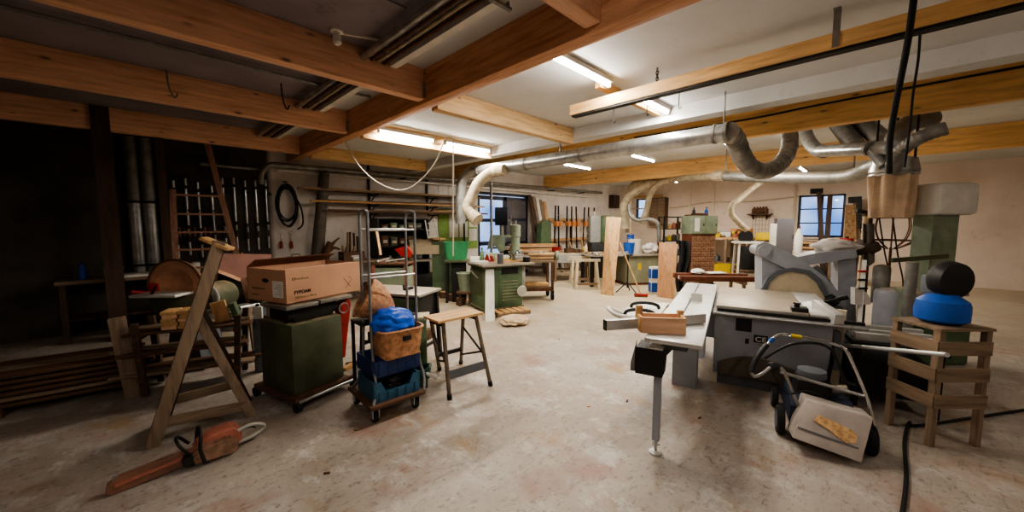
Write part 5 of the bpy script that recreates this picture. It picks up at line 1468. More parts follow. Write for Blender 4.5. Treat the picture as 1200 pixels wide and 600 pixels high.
for k, (x, y, s, m, lb) in enumerate(((.1, .15, (.3, .2, .04), M_wx, 'board scrap lying on top of the green planer'), (.0, .35, (.3, .2, .03), M_tan, 'flat pale scrap on the back of the green planer'))):
    b = MB(); b.obox(PM @ V((x, y, 1.29 + s[2] / 2)), s, Rz(R(20 * k - 10)), .003); b.single('scrap', m, lb, 'scrap')
# ================================================================ green basket on small machine table
q = G(540, 352)
st = T('mortiser_table', 'small dark machine table carrying the green basket, left of the spindle moulder', 'machine', D(541, 345, 7.9) * 1, R(-40))
st.location.z = 0; MW[st.name] = Mx.Translation((st.location.x, st.location.y, 0)) @ Mx.Rotation(R(-40), 4, 'Z')
zt = D(541, 304, 7.9).z
MB().box(-.34, .3, -.2, .2, zt - .05, zt, .006).build('table', M_greend, st)
MB().box(-.2, .1, -.1, .2, .0, zt - .05, .02).build('column', M_blackm, st)
for x in (-.3, .26):
    for y in (-.16, .16): MB().box(x - .025, x + .025, y - .025, y + .025, 0, zt - .05).build('leg', M_blackm, st)
SM = MW[st.name]
def tub(i, j, w0=.21, w1=.26, h=.36, e=5):
    a = 2 * PI * i
    k = (w0 + (w1 - w0) * j)
    c, s_ = math.cos(a), math.sin(a)
    d = (abs(c) ** e + abs(s_ / .75) ** e) ** (-1 / e)
    return V((c * d * k, s_ * d * k, .005 + h * j))
t = T('green_basket', 'bright green plastic laundry basket on the small machine table', 'basket', SM @ V((-.1, -.0, zt)), R(-40))
b = MB(); b.grid(tub, 56, 5, True); b.thick(.004); b.build('body', M_gplast, t)
MB().tube([tub(i / 40, 1) for i in range(40)], .012, 6, True).build('rim', M_gplast, t)
MB().box(-.17, .17, -.12, .12, 0, .01).build('bottom', M_gplast, t)
t = T('grey_bucket', 'grey-green bucket on the floor under the machine table', 'bucket', D(545, 348, 7.5) * 1, 0)
t.location.z = 0; MW[t.name] = Mx.Translation((t.location.x, t.location.y, 0))
MB().lathe([(.11, 0), (.16, .36), (.165, .37), (.15, .37), (.1, .01)], n=22).build('body', M_greenp, t); MB().tor((0, 0, .36), .165, .01, (0, 0, 1), 24).build('rim', M_greenp, t)
t.location.z = .3
bench('low_stool', 'dark low stool under the grey-green bucket', 'stool', (t.location.x, t.location.y, 0), R(-40), .32, .3, .3, M_dwx, M_dwz)
# log pile on the floor
for k, (u, v, lb) in enumerate(((520, 349, 'short cut log at the left of the pile before the green planer'), (530, 352, 'short cut log in the middle of the pile before the green planer'), (540, 357, 'short cut log at the right of the pile nearest the moulder'), (533, 346, 'short cut log at the back of the pile before the green planer'))):
    q = G(u, v)
    t = T('cut_log', lb, 'log', (q.x, q.y, 0), R(30 * k), 'short cut logs on the floor')
    MB().lathe([(.02, 0), (.09, 0), (.1, .01), (.098, .13), (.09, .14), (.02, .14)], n=16).build('bark', M_dwx, t); MB().cyl((0, 0, .139), (0, 0, .143), .085, None, 16).build('cut_face', M_wx, t)
# ================================================================ spindle moulder
SMO = V((4.97, 5.42, 0))
sm = T('spindle_moulder', 'green spindle moulder with a louvred front, round handwheel and cluttered table', 'spindle moulder', SMO, R(-17))
MB().box(-.42, .4, -.36, .3, .06, .84, .012).build('body', M_green, sm)
MB().box(-.44, .42, -.38, .38, 0, .06).build('plinth', M_greend, sm)
MB().box(-.5, .6, -.5, .3, .87, .91, .005).build('table', M_cast, sm)
MB().box(-.48, .58, -.46, .28, .84, .87).build('table_apron', M_greend, sm)
lv = MB().box(-.12, .36, -.372, -.358, .12, .66, .004).build('louvred_door', M_green, sm)
for k in range(7):
    b = MB(); b.obox((.12, -.378, .2 + .06 * k), (.34, .012, .022), Rx(R(30))); b.build('louvre', M_greenp, lv)
MB().box(-.06, .3, -.366, -.356, .7, .82).build('dark_opening', M_black, sm)
b = MB(); b.tor((.34, -.44, .36), .09, .016, (0, 1, 0), 26); hw = b.build('handwheel', M_alu, sm)
MB().cyl((.34, -.45, .36), (.34, -.43, .36), .085, None, 22).build('wheel_disc', M_alu, hw); MB().cyl((.34, -.44, .36), (.34, -.36, .36), .02).build('shaft', M_steel, hw)
b = MB(); b.bar((-.43, -.1, .62), (-.435, .3, .74), .012, .03); b.build('side_bar', M_alu, sm)
b = MB(); b.prism([(-.36, .4), (-.1, .4), (-.1, .8), (-.36, .8)], -.425, -.42, 'x') if False else b.box(-.428, -.42, -.3, .3, .3, .78); b.build('side_panel', M_greend, sm)
MB().box(.41, .5, -.3, -.1, .4, .82, .008).build('control_box', M_greyl, sm)
QM = MW[sm.name]
# things on its table
b = MB(); b.box(-.5, .5, .1, .16, .0, .1, .004)
t = T('moulder_fence', 'pale split fence standing on the moulder table', 'fence', QM @ V((0, 0, .91)), R(-17))
MB().box(-.5, -.06, .08, .14, 0, .11, .004).build('fence_plate', M_white, t); MB().box(.1, .56, .08, .14, 0, .11, .004).build('fence_plate', M_white, t)
MB().box(-.1, .14, .14, .28, 0, .16, .02).build('hood', M_greenp, t)
b = MB(); b.slab([(-.24, .0, 0), (-.04, .0, 0), (-.08, .0, .12), (-.2, .0, .14)], (0, .04, 0)); b.build('guard', M_red, t)
for x in (-.3, .35): MB().tube(smooth([(x, .1, .11), (x + .03, .05, .2), (x + .1, -.05, .16), (x + .12, -.1, .05)], 4), .01, 6).build('hold_down', M_steel, t)
for x, y, s, m, lb in ((-.42, -.2, (.26, .2, .05), M_white, 'white tray at the left of the moulder table'), (.3, -.25, (.4, .06, .03), M_wx, 'narrow pale stick lying on the moulder table'), (.05, -.3, (.2, .05, .05), M_pink, 'small wood block at the front of the moulder table')):
    b = MB(); b.obox(QM @ V((x, y, .911 + s[2] / 2)), s, Rz(R(-17 + 8 * x)), .004); b.single('block', m, lb, 'block')
# white plank leaning on the moulder front
b = MB(); a = G(576, 378); b_ = QM @ V((-.3, -.4, .86))
b.bar(G(576, 377), QM @ V((-.28, -.385, .86)), .16, .022, (.545, .839, 0), .002); 
b.bm.free()
t = MB(); d = (QM @ V((-.28, -.4, .8))) - G(576, 377)
xa = V((math.cos(R(-17)), math.sin(R(-17)), 0))
p0 = G(569, 377); p1 = QM @ V((-.4, -.4, .82))
t.slab([p0, p0 + xa * .17, p1 + xa * .17, p1], xa.cross(Z) * -.02)
t.single('white_plank', M_white, 'white plank leaning upright against the front of the spindle moulder', 'plank')
# pallet and bag of dust
q = G(597, 368)
t = T('small_pallet', 'small slatted pallet on the floor in front of the moulder', 'pallet', (q.x, q.y, 0), R(-17))
for k in range(5): MB().box(-.3 + .14 * k, -.2 + .14 * k, -.16, .16, .06, .08).build('slat', M_wy, t)
for y in (-.13, .13): MB().box(-.32, .36, y - .03, y + .03, 0, .06).build('bearer', M_owx, t)
q = G(603, 379)
MB().blob((q.x, q.y, .06), (.26, .22, .08), .3, 12, 4, 2.4, 0).single('sawdust_bag', mat('dusty_pale_bag', (196, 172, 140), .9, 0, .15, 6), 'pale lumpy dust bag lying on the floor before the pallet', 'bag')
# trolley with castor right of the moulder
q = G(640, 352)
t = T('steel_trolley', 'rusty steel trolley with big castors right of the spindle moulder', 'trolley', (q.x, q.y + .35, 0), R(-38))
for x in (-.36, .36):
    for y in (-.24, .24):
        MB().box(x - .025, x + .025, y - .025, y + .025, .2, .82).build('post', M_rust, t)
        w_ = MB().cyl((x - .025, y, .085), (x + .025, y, .085), .085, None, 20).build('castor', M_rubber, t)
        MB().box(x - .035, x + .035, y - .03, y + .03, .15, .2).build('fork', M_blackm, w_)
    MB().box(x - .02, x + .02, -.24, .24, .2, .26).build('end_rail', M_rust, t)
for y in (-.24, .24): MB().box(-.36, .36, y - .02, y + .02, .2, .26).build('side_rail', M_rust, t)
MB().box(-.4, .4, -.27, .27, .82, .86).build('top', M_owx, t); MB().box(-.36, .36, -.22, .22, .26, .29).build('shelf', M_owx, t)
TM = t.matrix_basis if False else MW[t.name]
for k in range(4):
    b = MB(); b.obox(TM @ V((.0 + .05 * k, -.04 + .02 * k, .865 + .035 * k + .015)), (.8 - .08 * k, .22, .03), Rz(R(-38 + 3 * k)), .002); b.single('board', M_wx if k % 2 else M_owx, 'board on the steel trolley top, %s in the pile' % ('lowest', 'second', 'third', 'uppermost')[k], 'board', 'boards piled on the steel trolley')
for k in range(3):
    b = MB(); b.obox(TM @ V((.0, -.1 + .1 * k, .292 + .03)), (.6, .08, .06), Rz(R(-38)), .002); b.single('board', M_wx, 'thick batten on the lower shelf of the steel trolley, %s' % ('front', 'middle', 'rear')[k], 'batten', 'battens on the trolley shelf')
# drill press in front of the door
q = D(588, 330, 9.9); q.z = 0
dp = T('drill_press', 'dark blue pillar drill standing before the glazed door', 'drill press', q, R(-45))
MB().box(-.22, .22, -.3, .2, 0, .08, .01).build('base', M_black, dp)
MB().cyl((0, .05, .08), (0, .05, 2.0), .055, None, 16).build('column', M_galv_dull, dp)
M_dblue = mat('dark_blue_machine', (32, 38, 52), .5, 0, .15, 5)
b = MB(); b.prism([(-.42, 1.72), (-.35, 1.62), (.2, 1.62), (.3, 1.75), (.3, 2.0), (.2, 2.08), (-.3, 2.08), (-.42, 1.98)], -.16, .16, 'x'); b.build('head', M_dblue, dp)
MB().cyl((0, -.28, 1.35), (0, -.28, 1.63), .04, .05).build('quill', M_steel, dp); MB().cyl((0, -.28, 1.25), (0, -.28, 1.35), .012, .03).build('chuck', M_blackm, dp)
MB().box(-.22, .22, -.42, .02, 1.02, 1.06, .006).build('table', M_cast, dp); MB().box(-.06, .06, -.02, .14, .96, 1.1).build('table_bracket', M_dblue, dp)
MB().cyl((.16, -.2, 1.75), (.26, -.2, 1.75), .03).build('feed_hub', M_steel, dp)
for k in range(3):
    a = 2 * PI * k / 3 + .4
    MB().cyl((.25, -.2, 1.75), (.25, -.2 + .22 * math.cos(a), 1.75 + .22 * math.sin(a)), .01).build('feed_lever', M_steel, dp)
q = D(576, 330, 8.6); MB().cyl((q.x, q.y, 0), (q.x, q.y, 2.6), .03, None, 10).single('steel_post', M_galv_dull, 'slim grey upright pipe left of the pillar drill', 'post')
# pale green machine beside it
q = D(604, 335, 9.3); q.z = 0
t = T('small_sander', 'pale green column machine with a wide pale head right of the pillar drill', 'machine', q, R(-45))
zt = D(602, 264, 9.3).z
MB().lathe([(.02, 0), (.2, 0), (.2, .06), (.12, .12), (.11, zt - .3), (.13, zt - .28), (.13, zt), (.02, zt + .02)], n=20).build('column', M_greenp, t)
MB().cyl((0, 0, zt), (0, 0, zt + .12), .03).build('spindle', M_steel, t)
MB().box(-.45, -.1, -.1, .1, zt - .3, zt - .24, .01).build('arm', M_greenp, t)
b = MB(); b.prism([(-.7, zt - .6), (-.62, zt - .24), (-.3, zt - .24), (-.24, zt - .6), (-.4, zt - .66), (-.5, zt - .5)], -.2, .1, 'y'); b.build('wide_head', M_greenp, t)
# bench with plywood stack
q = G(628, 325)
bm_ = bench('stock_bench', 'low bench stacked with pale boards in front of the grey door leaf', 'bench', (q.x + .1, q.y + .3, 0), R(-40), 1.6, .6, .72, M_owx, M_dwz, .25)
BM = MW[bm_.name]
for k in range(7):
    L_ = random.uniform(1.1, 1.6); b = MB(); b.obox(BM @ V((random.uniform(-.1, .1), random.uniform(-.08, .08), .721 + .045 * k + .021)), (L_, random.uniform(.3, .5), .042), Rz(R(-40 + random.uniform(-4, 4))), .002)
    b.single('stock_board', (M_wx, M_tan, M_pink)[k % 3], 'pale board on the low stock bench, %s from the bottom' % ('first', 'second', 'third', 'fourth', 'fifth', 'sixth', 'seventh')[k], 'board', 'pale boards on the stock bench')
# bench grinder on pedestal
q = G(643, 332)
t = T('bench_grinder', 'double bench grinder on a pale pedestal right of the stock bench', 'grinder', (q.x, q.y, 0), R(-45))
MB().lathe([(.02, 0), (.2, 0), (.2, .03), (.06, .06), (.06, .62), (.12, .66), (.02, .66)], n=18).build('pedestal', M_greyl, t)
MB().cyl((-.14, 0, .78), (.14, 0, .78), .1, None, 18).build('motor', M_greend, t)
for x in (-.22, .22): MB().cyl((x - .04, 0, .78), (x + .04, 0, .78), .13, None, 22).build('wheel_guard', M_greenp, t)
# leaning boards by the door
for k, (u0, u1, lb, m) in enumerate(((619, 633, 'brown leaning board nearest the grey door leaf', M_dwz), (624, 635, 'second leaning board right of the door', M_owz), (628, 637, 'third leaning board, pale, right of the door', M_white), (632, 640, 'fourth leaning board right of the door', M_owz), (637, 641, 'last leaning board, pale, beside the clamp rack', M_wz))):
    a = oY(u1, 300, 8.0); a.z = 0; b_ = oY(u0, 228 + 2 * k, 8.42)
    a = oY(u1 + 3, 285, 8.0); a = V((a.x, 7.9, 0))
    b = MB(); b.bar(a, b_, .14, .03, (0, 1, 0)) if False else b.slab([a, a + V((.14, 0, 0)), b_ + V((.14, 0, 0)), b_], (0, .03, 0)); b.single('leaning_board', m, lb, 'board', 'boards leaning by the door')
b = MB(); P = Pl((0, 7.75, 0), 90); b.slab(P.poly([(635, 262), (641, 257), (646, 262), (646, 300), (633, 300)]), (0, .2, 0)); b.single('green_sack', M_green, 'dark green sack standing before the leaning boards', 'sack', base=(P(640, 300).x, 7.85, P(640, 300).z))
# clamp rack with orange blocks
t = T('clamp_stand', 'wooden stand holding long sash clamps along the left wall near the corner', 'rack', (oY(668, 300, 8.1).x, 8.2, 0))
xa, xb = oY(645, 270, 8.2).x, oY(698, 270, 8.2).x
z1 = oY(668, 257, 8.2).z; z0 = oY(668, 280, 8.2).z
for z in (z0, z1): MB(t).box(xa, xb, 8.25, 8.33, z - .05, z + .03).build('rail', M_wx, t)
for x in (xa + .05, (xa + xb) / 2, xb - .05): MB(t).box(x - .04, x + .04, 8.33, 8.4, 0, z1 + .03).build('upright', M_dwz, t)
M_jaw = mat('orange_brown_jaw', (216, 140, 84), .6, 0, .15, 8)
def sash():
    t = T('sash_clamp', '-', 'clamp', (0, 0, 0), 0, 'sash clamps in the wooden stand')
    MB().box(-.02, .02, -.02, .02, 0, 2.3).build('bar', M_blackm, t)
    MB().box(-.075, .075, -.13, .02, 1.58, 1.75, .01).build('fixed_jaw', M_jaw, t)
    MB().box(-.05, .05, -.12, .02, .5, .6, .01).build('sliding_jaw', M_jaw, t)
    MB().cyl((0, -.08, 1.75), (0, -.08, 1.96), .012).build('screw', M_steel, t); MB().cyl((-.07, -.08, 1.96), (.07, -.08, 1.96), .012).build('tommy_bar', M_steel, t)
    return t
p0 = sash()
for i in range(8):
    o = p0 if i == 0 else dup(p0, (0, 0, 0))
    o.location = (xa + .12 + (xb - xa - .2) * i / 7.5, 8.14 + .03 * (i % 2), .0)
    o.scale = (1, 1, (1.15, 1.0, 1.22, 1.2, .9, 1.24, 1.05, 1.15)[i]) if False else (1, 1, 1)
    o.rotation_euler = (0, R((2, -2, 1, 0, -3, 3, 0, 2)[i]), 0)
    o['label'] = 'long sash clamp with orange jaws in the wooden stand, %s from the left' % ('first', 'second', 'third', 'fourth', 'fifth', 'sixth', 'seventh', 'eighth')[i]
for k in range(10):
    x = xa + .1 + (xb - xa - .2) * k / 9
    b = MB(); b.bar((x, 7.75 + .02 * (k % 3), 0), (x + random.uniform(-.1, .1), 8.05, random.uniform(.7, 1.25)), .08, .03, (0, 1, 0)); b.single('upright_board', random.choice((M_owz, M_wz, M_dwz)), 'short board leaning before the sash clamps, %s from the left' % ('first', 'second', 'third', 'fourth', 'fifth', 'sixth', 'seventh', 'eighth', 'ninth', 'tenth')[k], 'board', 'short boards leaning before the sash clamps')
# ================================================================ middle right: pale benches
q = G(672, 330)
t = bench('assembly_bench', 'pale dusty work bench with open frame legs left of the leaning thick plank', 'workbench', (q.x + .15, q.y + .25, 0), R(-45), 1.0, .6, .82, M_tan, M_owz, .3)
AM = MW[t.name]
MB().box(-.4, .4, -.31, -.29, .55, .78).build('front_panel', M_greyl, t); MB().box(-.12, .12, -.318, -.31, .62, .72).build('drawer', M_tan, t)
for k, (x, y, s, m, lb) in enumerate(((-.3, 0, (.2, .3, .05), M_owx, 'flat box at the left of the pale dusty bench'), (.1, .1, (.5, .12, .06), M_wx, 'board lying along the pale dusty bench'), (.3, -.15, (.12, .12, .1), M_dwx, 'small dark block on the pale dusty bench'))):
    b = MB(); b.obox(AM @ V((x, y, .821 + s[2] / 2)), s, Rz(R(-45 + 10 * k)), .004); b.single('block', m, lb, 'block')
# green band resaw on stand behind
q = D(702, 320, 11.6); q.z = 0
t = T('green_machine', 'green and grey machine head on a dark stand behind the pale bench', 'machine', q, R(-45))
zt = D(702, 253, 11.6).z; zb = D(702, 284, 11.6).z
MB().box(-.3, .3, -.25, .25, 0, zb, .01).build('stand', M_black, t)
MB().box(-.34, -.02, -.22, .22, zb, zt, .03).build('grey_housing', M_greyl, t); b = MB(); b.lathe([(.02, 0), (.26, 0), (.28, .03), (.28, zt - zb - .1), (.22, zt - zb), (.02, zt - zb + .02)], (.2, 0, zb), 22); b.build('green_housing', M_green, t)
MB().cyl((-.18, 0, zt), (-.18, 0, zt + .14), .03).build('knob', M_white, t)
# trestles with grey tops
for k, (u, v, lb) in enumerate(((687, 338, 'pale wooden trestle in front, nearest the thick leaning plank'), (681, 332, 'pale wooden trestle behind the nearest one'))):
    q = G(u, v)
    t = T('small_trestle', lb, 'trestle', (q.x, q.y, 0), R(-45), 'pale trestles by the thick plank')
    for x in (-.24, .24):
        MB().bar((x * 1.2, -.18, 0), (x, -.03, .7), .06, .03, (0, 1, 0)).build('leg', M_tan, t); MB().bar((x * 1.2, .22, 0), (x, .03, .7), .06, .03, (0, 1, 0)).build('leg', M_tan, t)
    MB().box(-.34, .34, -.05, .05, .7, .76).build('top_rail', M_tan, t)
    MB().bar((-.28, -.15, .14), (.28, -.15, .14), .03, .06).build('cross_rail', M_owx, t)
# grey long table top with thick boards and bright stack
q = V((9.2, 4.95, 0))
t = T('long_table', 'long dusty grey table with clutter, behind the thick leaning plank', 'table', (9.3, 5.15, 0), R(-35))
MB().box(-.98, 1.2, -.4, .4, .8, .85, .004).build('top', M_cast, t)
MB().box(.1, 1.1, -.3, .35, .06, .8, .01).build('grey_cabinet', mat('grey_green_cabinet', (128, 128, 106), .6, 0, .1, 4, None, .1), t); MB().box(.08, 1.12, -.28, .35, 0, .06).build('plinth', M_brown, t)
MB().box(.42, .52, -.308, -.3, .42, .6).build('yellow_label', M_yellow, t)
for x in (-.9,):
    for y in (-.33, .33): MB().box(x - .04, x + .04, y - .04, y + .04, 0, .8).build('leg', M_blackm, t)
LM2 = MW[t.name]
for k, (x, y, L_, m, lb) in enumerate(((-.5, -.15, .85, M_wx, 'pale board on the left half of the long grey table, front'), (-.45, .1, .95, M_owx, 'grey board on the left half of the long grey table, rear'), (-.2, -.1, .7, M_tan, 'flat board in the middle of the long grey table'))):
    b = MB(); b.obox(LM2 @ V((x, y, .851 + .02)), (L_, .16, .04), Rz(R(-35 + 4 * k)), .002); b.single('board', m, lb, 'board')
def bucket(name, label, loc, r, h, m, handle=True):
    t = T(name, label, 'bucket', loc)
    MB().lathe([(r * .8, 0), (r, h), (r * 1.05, h), (r * 1.05, h - .02), (r * .98, h - .03), (r * .78, .005)], n=20).build('body', m, t)
    if handle: MB().tor((0, 0, h - .02), r * 1.03, .006, (1, .2, .3), 20, 6, (0, PI)).build('handle', M_steel, t)
bucket('blue_bucket', 'blue plastic bucket on the long grey table', LM2 @ V((.2, -.2, .852)), .15, .3, M_blue)
bucket('white_bucket', 'white plastic bucket right behind the blue one', LM2 @ V((.45, -.02, .852)), .17, .38, M_white)
MB().blob(LM2 @ V((.88, -.12, .98)), (.26, .2, .15), .4, 21, 4, 2.2, .852).single('white_bag', M_sack, 'crumpled white plastic bag on the right of the long grey table', 'bag')
bb = bucket('small_can', 'small blue can behind the white bucket', LM2 @ V((.5, .3, .852)), .1, .5, M_blue, False)
# thick plank leaning on the table
b = MB(); q0 = G(704, 345); q1 = G(722, 347)
P = Pl(tuple(G(713, 346)), 45)
t0 = P(728, 254, .35); 
b.slab([G(705, 345), G(719, 347), P(728, 255, .5), P(711, 254, .5)], P.n * .05); b.single('thick_plank', M_wz, 'thick pale plank leaning upright against the long grey table', 'plank')
# photo tripod and broom stick
q = G(735, 343)
t = T('tripod_stand', 'thin black tripod stand on the floor in front of the grey cabinet', 'tripod', (q.x, q.y, 0))
zt = D(735, 300, q.x * .7071 + q.y * .7071).z
MB().cyl((0, 0, .12), (0, 0, zt), .018).build('mast', M_black, t)
for a in (.3, 2.4, 4.5): MB().cyl((0, 0, .26), (math.cos(a) * .28, math.sin(a) * .28, .01), .013).build('leg', M_black, t)
MB().box(-.18, .18, -.03, .03, zt, zt + .03).build('top_bar', M_black, t)
q = G(751, 348); P = Pl(tuple(q), 45)
t = T('broom', 'broom with a long pale handle leaning against the long table', 'broom', (q.x, q.y, 0))
MB(t).cyl(q + V((0, 0, .06)), P(726, 284, .35), .016).build('handle', M_wz, t)
b = MB(t); b.obox(q + V((0, 0, .05)), (.3, .06, .05), Rz(R(-60)), .01); hb = b.build('head', M_red, t)
b = MB(t); b.obox(q + V((0, 0, .015)), (.28, .05, .03), Rz(R(-60))); b.build('bristles', M_rust, hb)
# blue boxes
for k, (u, v, lb) in enumerate(((766, 344, 'lower of two blue and white cartons stacked beside the leaning brown board'), (766, 329, 'upper of two blue and white cartons stacked beside the leaning brown board'))):
    q = G(766, 344)
    t = T('blue_carton', lb, 'carton', (q.x, q.y, .325 * k), R(-45), 'blue and white cartons')
    MB().box(-.1, .1, -.09, .09, 0, .32, .004).build('carton', M_white, t); MB().box(-.09, .09, -.094, -.09, .05, .27).build('blue_print', M_blue, t); MB().box(-.104, -.1, -.08, .08, .05, .27).build('blue_print', M_blue, t)
# leaning brown board + dark garment
q = G(781, 350); P = Pl(tuple(q), 45)
b = MB(); b.slab([G(771, 348), G(790, 351), P(794, 286, .25), P(773, 284, .25)], P.n * .04); b.single('brown_board', wood('reddish_panel', (178, 136, 100), 'z', (146, 104, 72)), 'tall reddish brown board leaning beside the black garment', 'board')
P = Pl(tuple(G(800, 348)), 45)
def gar(i, j):
    u = 794 + 14 * i + 2 * math.sin(6 * j); v = 282 + 60 * j
    return P(u, v, .25 + .05 * math.sin(14 * i + 4 * j) - .12 * j + .1 * i)
b = MB(); b.grid(gar, 18, 14); b.thick(.015); b.single('black_garment', M_black, 'black work coat hanging at the corner of the drawer cabinet', 'coat')
# drawer cabinet with green top
q = D(817, 325, 10.0); q.z = 0
t = T('drawer_cabinet', 'tall tool cabinet with many small wooden drawers under a green top case', 'cabinet', q, R(-38))
zt = D(817, 253, 10.0).z; zm = D(817, 274, 10.0).z
MB().box(-.34, .34, -.2, .25, .08, zm, .004).build('drawer_case', M_brown, t)
MB().box(-.36, .36, -.22, .27, 0, .08).build('plinth', M_black, t)
for r_ in range(9):
    for c_ in range(5):
        z0 = .12 + (zm - .16) * r_ / 9; x0 = -.33 + .132 * c_
        d_ = MB().box(x0 + .006, x0 + .126, -.215, -.2, z0, z0 + (zm - .16) / 9 - .012, .003).build('drawer', mat('drawer_front', (138, 104, 82), .6, 0, .15, 8) if r_ + c_ == 0 else bpy.data.materials['drawer_front'], t)
        MB().cyl((x0 + .066, -.23, z0 + .05), (x0 + .066, -.215, z0 + .05), .012, None, 8).build('knob', M_blackm, d_)
MB().box(-.36, .36, -.24, .27, zm, zt, .01).build('top_case', M_greenp, t)
for x in (-.34, .01):
    d_ = MB().box(x, x + .33, -.252, -.24, zm + .02, zt - .03, .003).build('door', M_greenp, t); MB().box(x + .28, x + .3, -.262, -.252, (zm + zt) / 2 - .03, (zm + zt) / 2 + .03).build('handle', M_blackm, d_)
MB().box(-.3, -.16, -.254, -.252, zm + .07, zt - .06).build('paper_note', M_pw, t)
DM = MW[t.name]
for k, (x, y, s, m, lb) in enumerate(((-.1, 0, (.5, .3, .03), M_rust, 'flat brown sheet on top of the drawer cabinet'), (.0, .02, (.36, .2, .04), M_dwx, 'smaller dark board on top of the drawer cabinet'))):
    b = MB(); b.obox(DM @ V((x, y, zt + .03 * k + .002 + s[2] / 2)), s, Rz(R(-38 + 14 * k)), .003); b.single('flat_board', m, lb, 'board')
# dark machine with shelf left of it
q = D(784, 330, 10.9); q.z = 0
t = T('tool_shelf', 'dark open steel shelf full of small tools left of the drawer cabinet', 'shelf', q, R(-45))
for x in (-.28, .28):
    for y in (-.2, .2): MB().box(x - .02, x + .02, y - .02, y + .02, 0, zt).build('post', M_blackm, t)
for z in (.3, .75, 1.15, 1.5, zt - .03): MB().box(-.3, .3, -.22, .22, z, z + .025).build('shelf', M_blackm, t)
KM = MW[t.name]
for z, nm_ in ((.775, 'second'), (1.175, 'third'), (1.525, 'top')):
    for k in range(4):
        m = random.choice((M_rust, M_orange, M_greyd, M_greend, M_wx, M_yellow, M_steel))
        t2 = T('tool_tin', 'small tin on the %s tier of the dark steel shelf, %s from left' % (nm_, ('first', 'second', 'third', 'fourth')[k]), 'tin', KM @ V((-.2 + .13 * k, -.06, z)), R(-45), 'tins on the dark steel shelf')
        hh = random.uniform(.08, .2)
        MB().lathe([(.055, 0), (.06, .01), (.06, hh), (.05, hh + .01), (.02, hh + .012)], n=14).build('body', m, t2); MB().cyl((0, 0, hh + .01), (0, 0, hh + .03), .02, None, 10).build('cap', M_blackm, t2)
# small white-blue machine between
q = D(752, 300, 11.6); q.z = .852
t = T('sewing_like_machine', 'x', 'machine') if False else None
# ================================================================ far right wall: workbench and boxes
xb = 14.9
ya, yb = oX(882, 290, 14.6).y, oX(826, 290, 14.6).y
zt = oX(855, 278, 14.6).z
t = T('back_bench', 'long pale workbench along the far right wall under the flexible hose', 'workbench', (14.7, (ya + yb) / 2, 0))
MB(t).box(14.3, 15.2, ya, yb, zt - .06, zt).build('top', M_wy, t)
for y in (ya + .1, (ya + yb) / 2, yb - .1):
    for x in (14.36, 15.1): MB(t).box(x - .04, x + .04, y - .04, y + .04, 0, zt - .06).build('leg', M_owz, t)
MB(t).box(14.35, 15.15, ya + .1, yb - .1, .3, .34).build('shelf', M_owy, t)
def at_bench(u, s, m, name, lb, cat, x=14.6, rz=0, z=None, bev=.006):
    q = oX(u, 275, x)
    b = MB(); b.obox((x, q.y, (zt if z is None else z) + s[2] / 2 + .001), s, Rz(R(rz)), bev); return b.single(name, m, lb, cat)
at_bench(838, (.3, .4, .2), M_wy, 'wooden_box', 'pale wooden box at the left end of the far workbench', 'box')
at_bench(852, (.3, .5, .18), M_white, 'white_box', 'white box in the middle of the far workbench', 'box')
at_bench(851, (.25, .55, .05), M_greyl, 'flat_case', 'grey flat case on the white box of the far workbench', 'case', z=zt + .182)
at_bench(869, (.3, .6, .3), mat('orange_brown_box', (190, 130, 66), .7), 'orange_box', 'orange-brown carton at the right end of the far workbench', 'carton')
# yellow crates
q = G(848, 316)
crate('yellow_crate', 'yellow plastic crate on the floor before the far workbench', (min(q.x, 13.9), min(q.x, 13.9) * q.y / q.x, 0), R(80), .65, .45, .3, M_yellow)
q = oX(898, 300, 13.9)
bench('side_table', 'dark side table carrying the second yellow crate near the far wall', 'table', (13.9, q.y, 0), R(90), .5, .5, oX(890, 281, 13.9).z, M_dwx, M_dwz, .3)
crate('yellow_crate', 'yellow plastic crate on the dark side table', (13.9, q.y, oX(890, 281, 13.9).z), R(88), .55, .36, .22, M_yellow)
# white framed machine stand between
q = D(875, 318, 11.6); q.z = 0
t = T('mitre_saw_stand', 'mitre saw with a black head on a white stand before the far workbench', 'mitre saw', q, R(-60))
z1 = D(875, 285, 11.6).z
for x in (-.3, .3):
    for y in (-.2, .2): MB().bar((x * 1.1, y * 1.2, 0), (x, y, z1), .05, .05, (0, 1, 0)).build('leg', M_white, t)
MB().box(-.4, .4, -.26, .26, z1, z1 + .06).build('table', M_white, t)
MB().box(-.32, .32, -.2, .2, .2, .24).build('shelf', M_owx, t)
MB().box(-.22, .18, -.18, .18, .24, z1 - .1, .02).build('dark_motor_case', M_black, t)
MB().lathe([(.02, -.05), (.2, -.05), (.2, .05), (.02, .05)], (-.1, -.05, z1 + .2), 22, Rx(PI / 2)).build('blade_guard', M_black, t)
MB().bar((-.1, .1, z1 + .06), (-.1, .1, z1 + .3), .08, .08, (0, 1, 0)).build('arm', M_blackm, t)
MB().tube(smooth([(-.2, -.05, z1 + .36), (-.32, -.05, z1 + .42), (-.36, -.05, z1 + .3)], 4), .02, 8).build('handle', M_black, t)
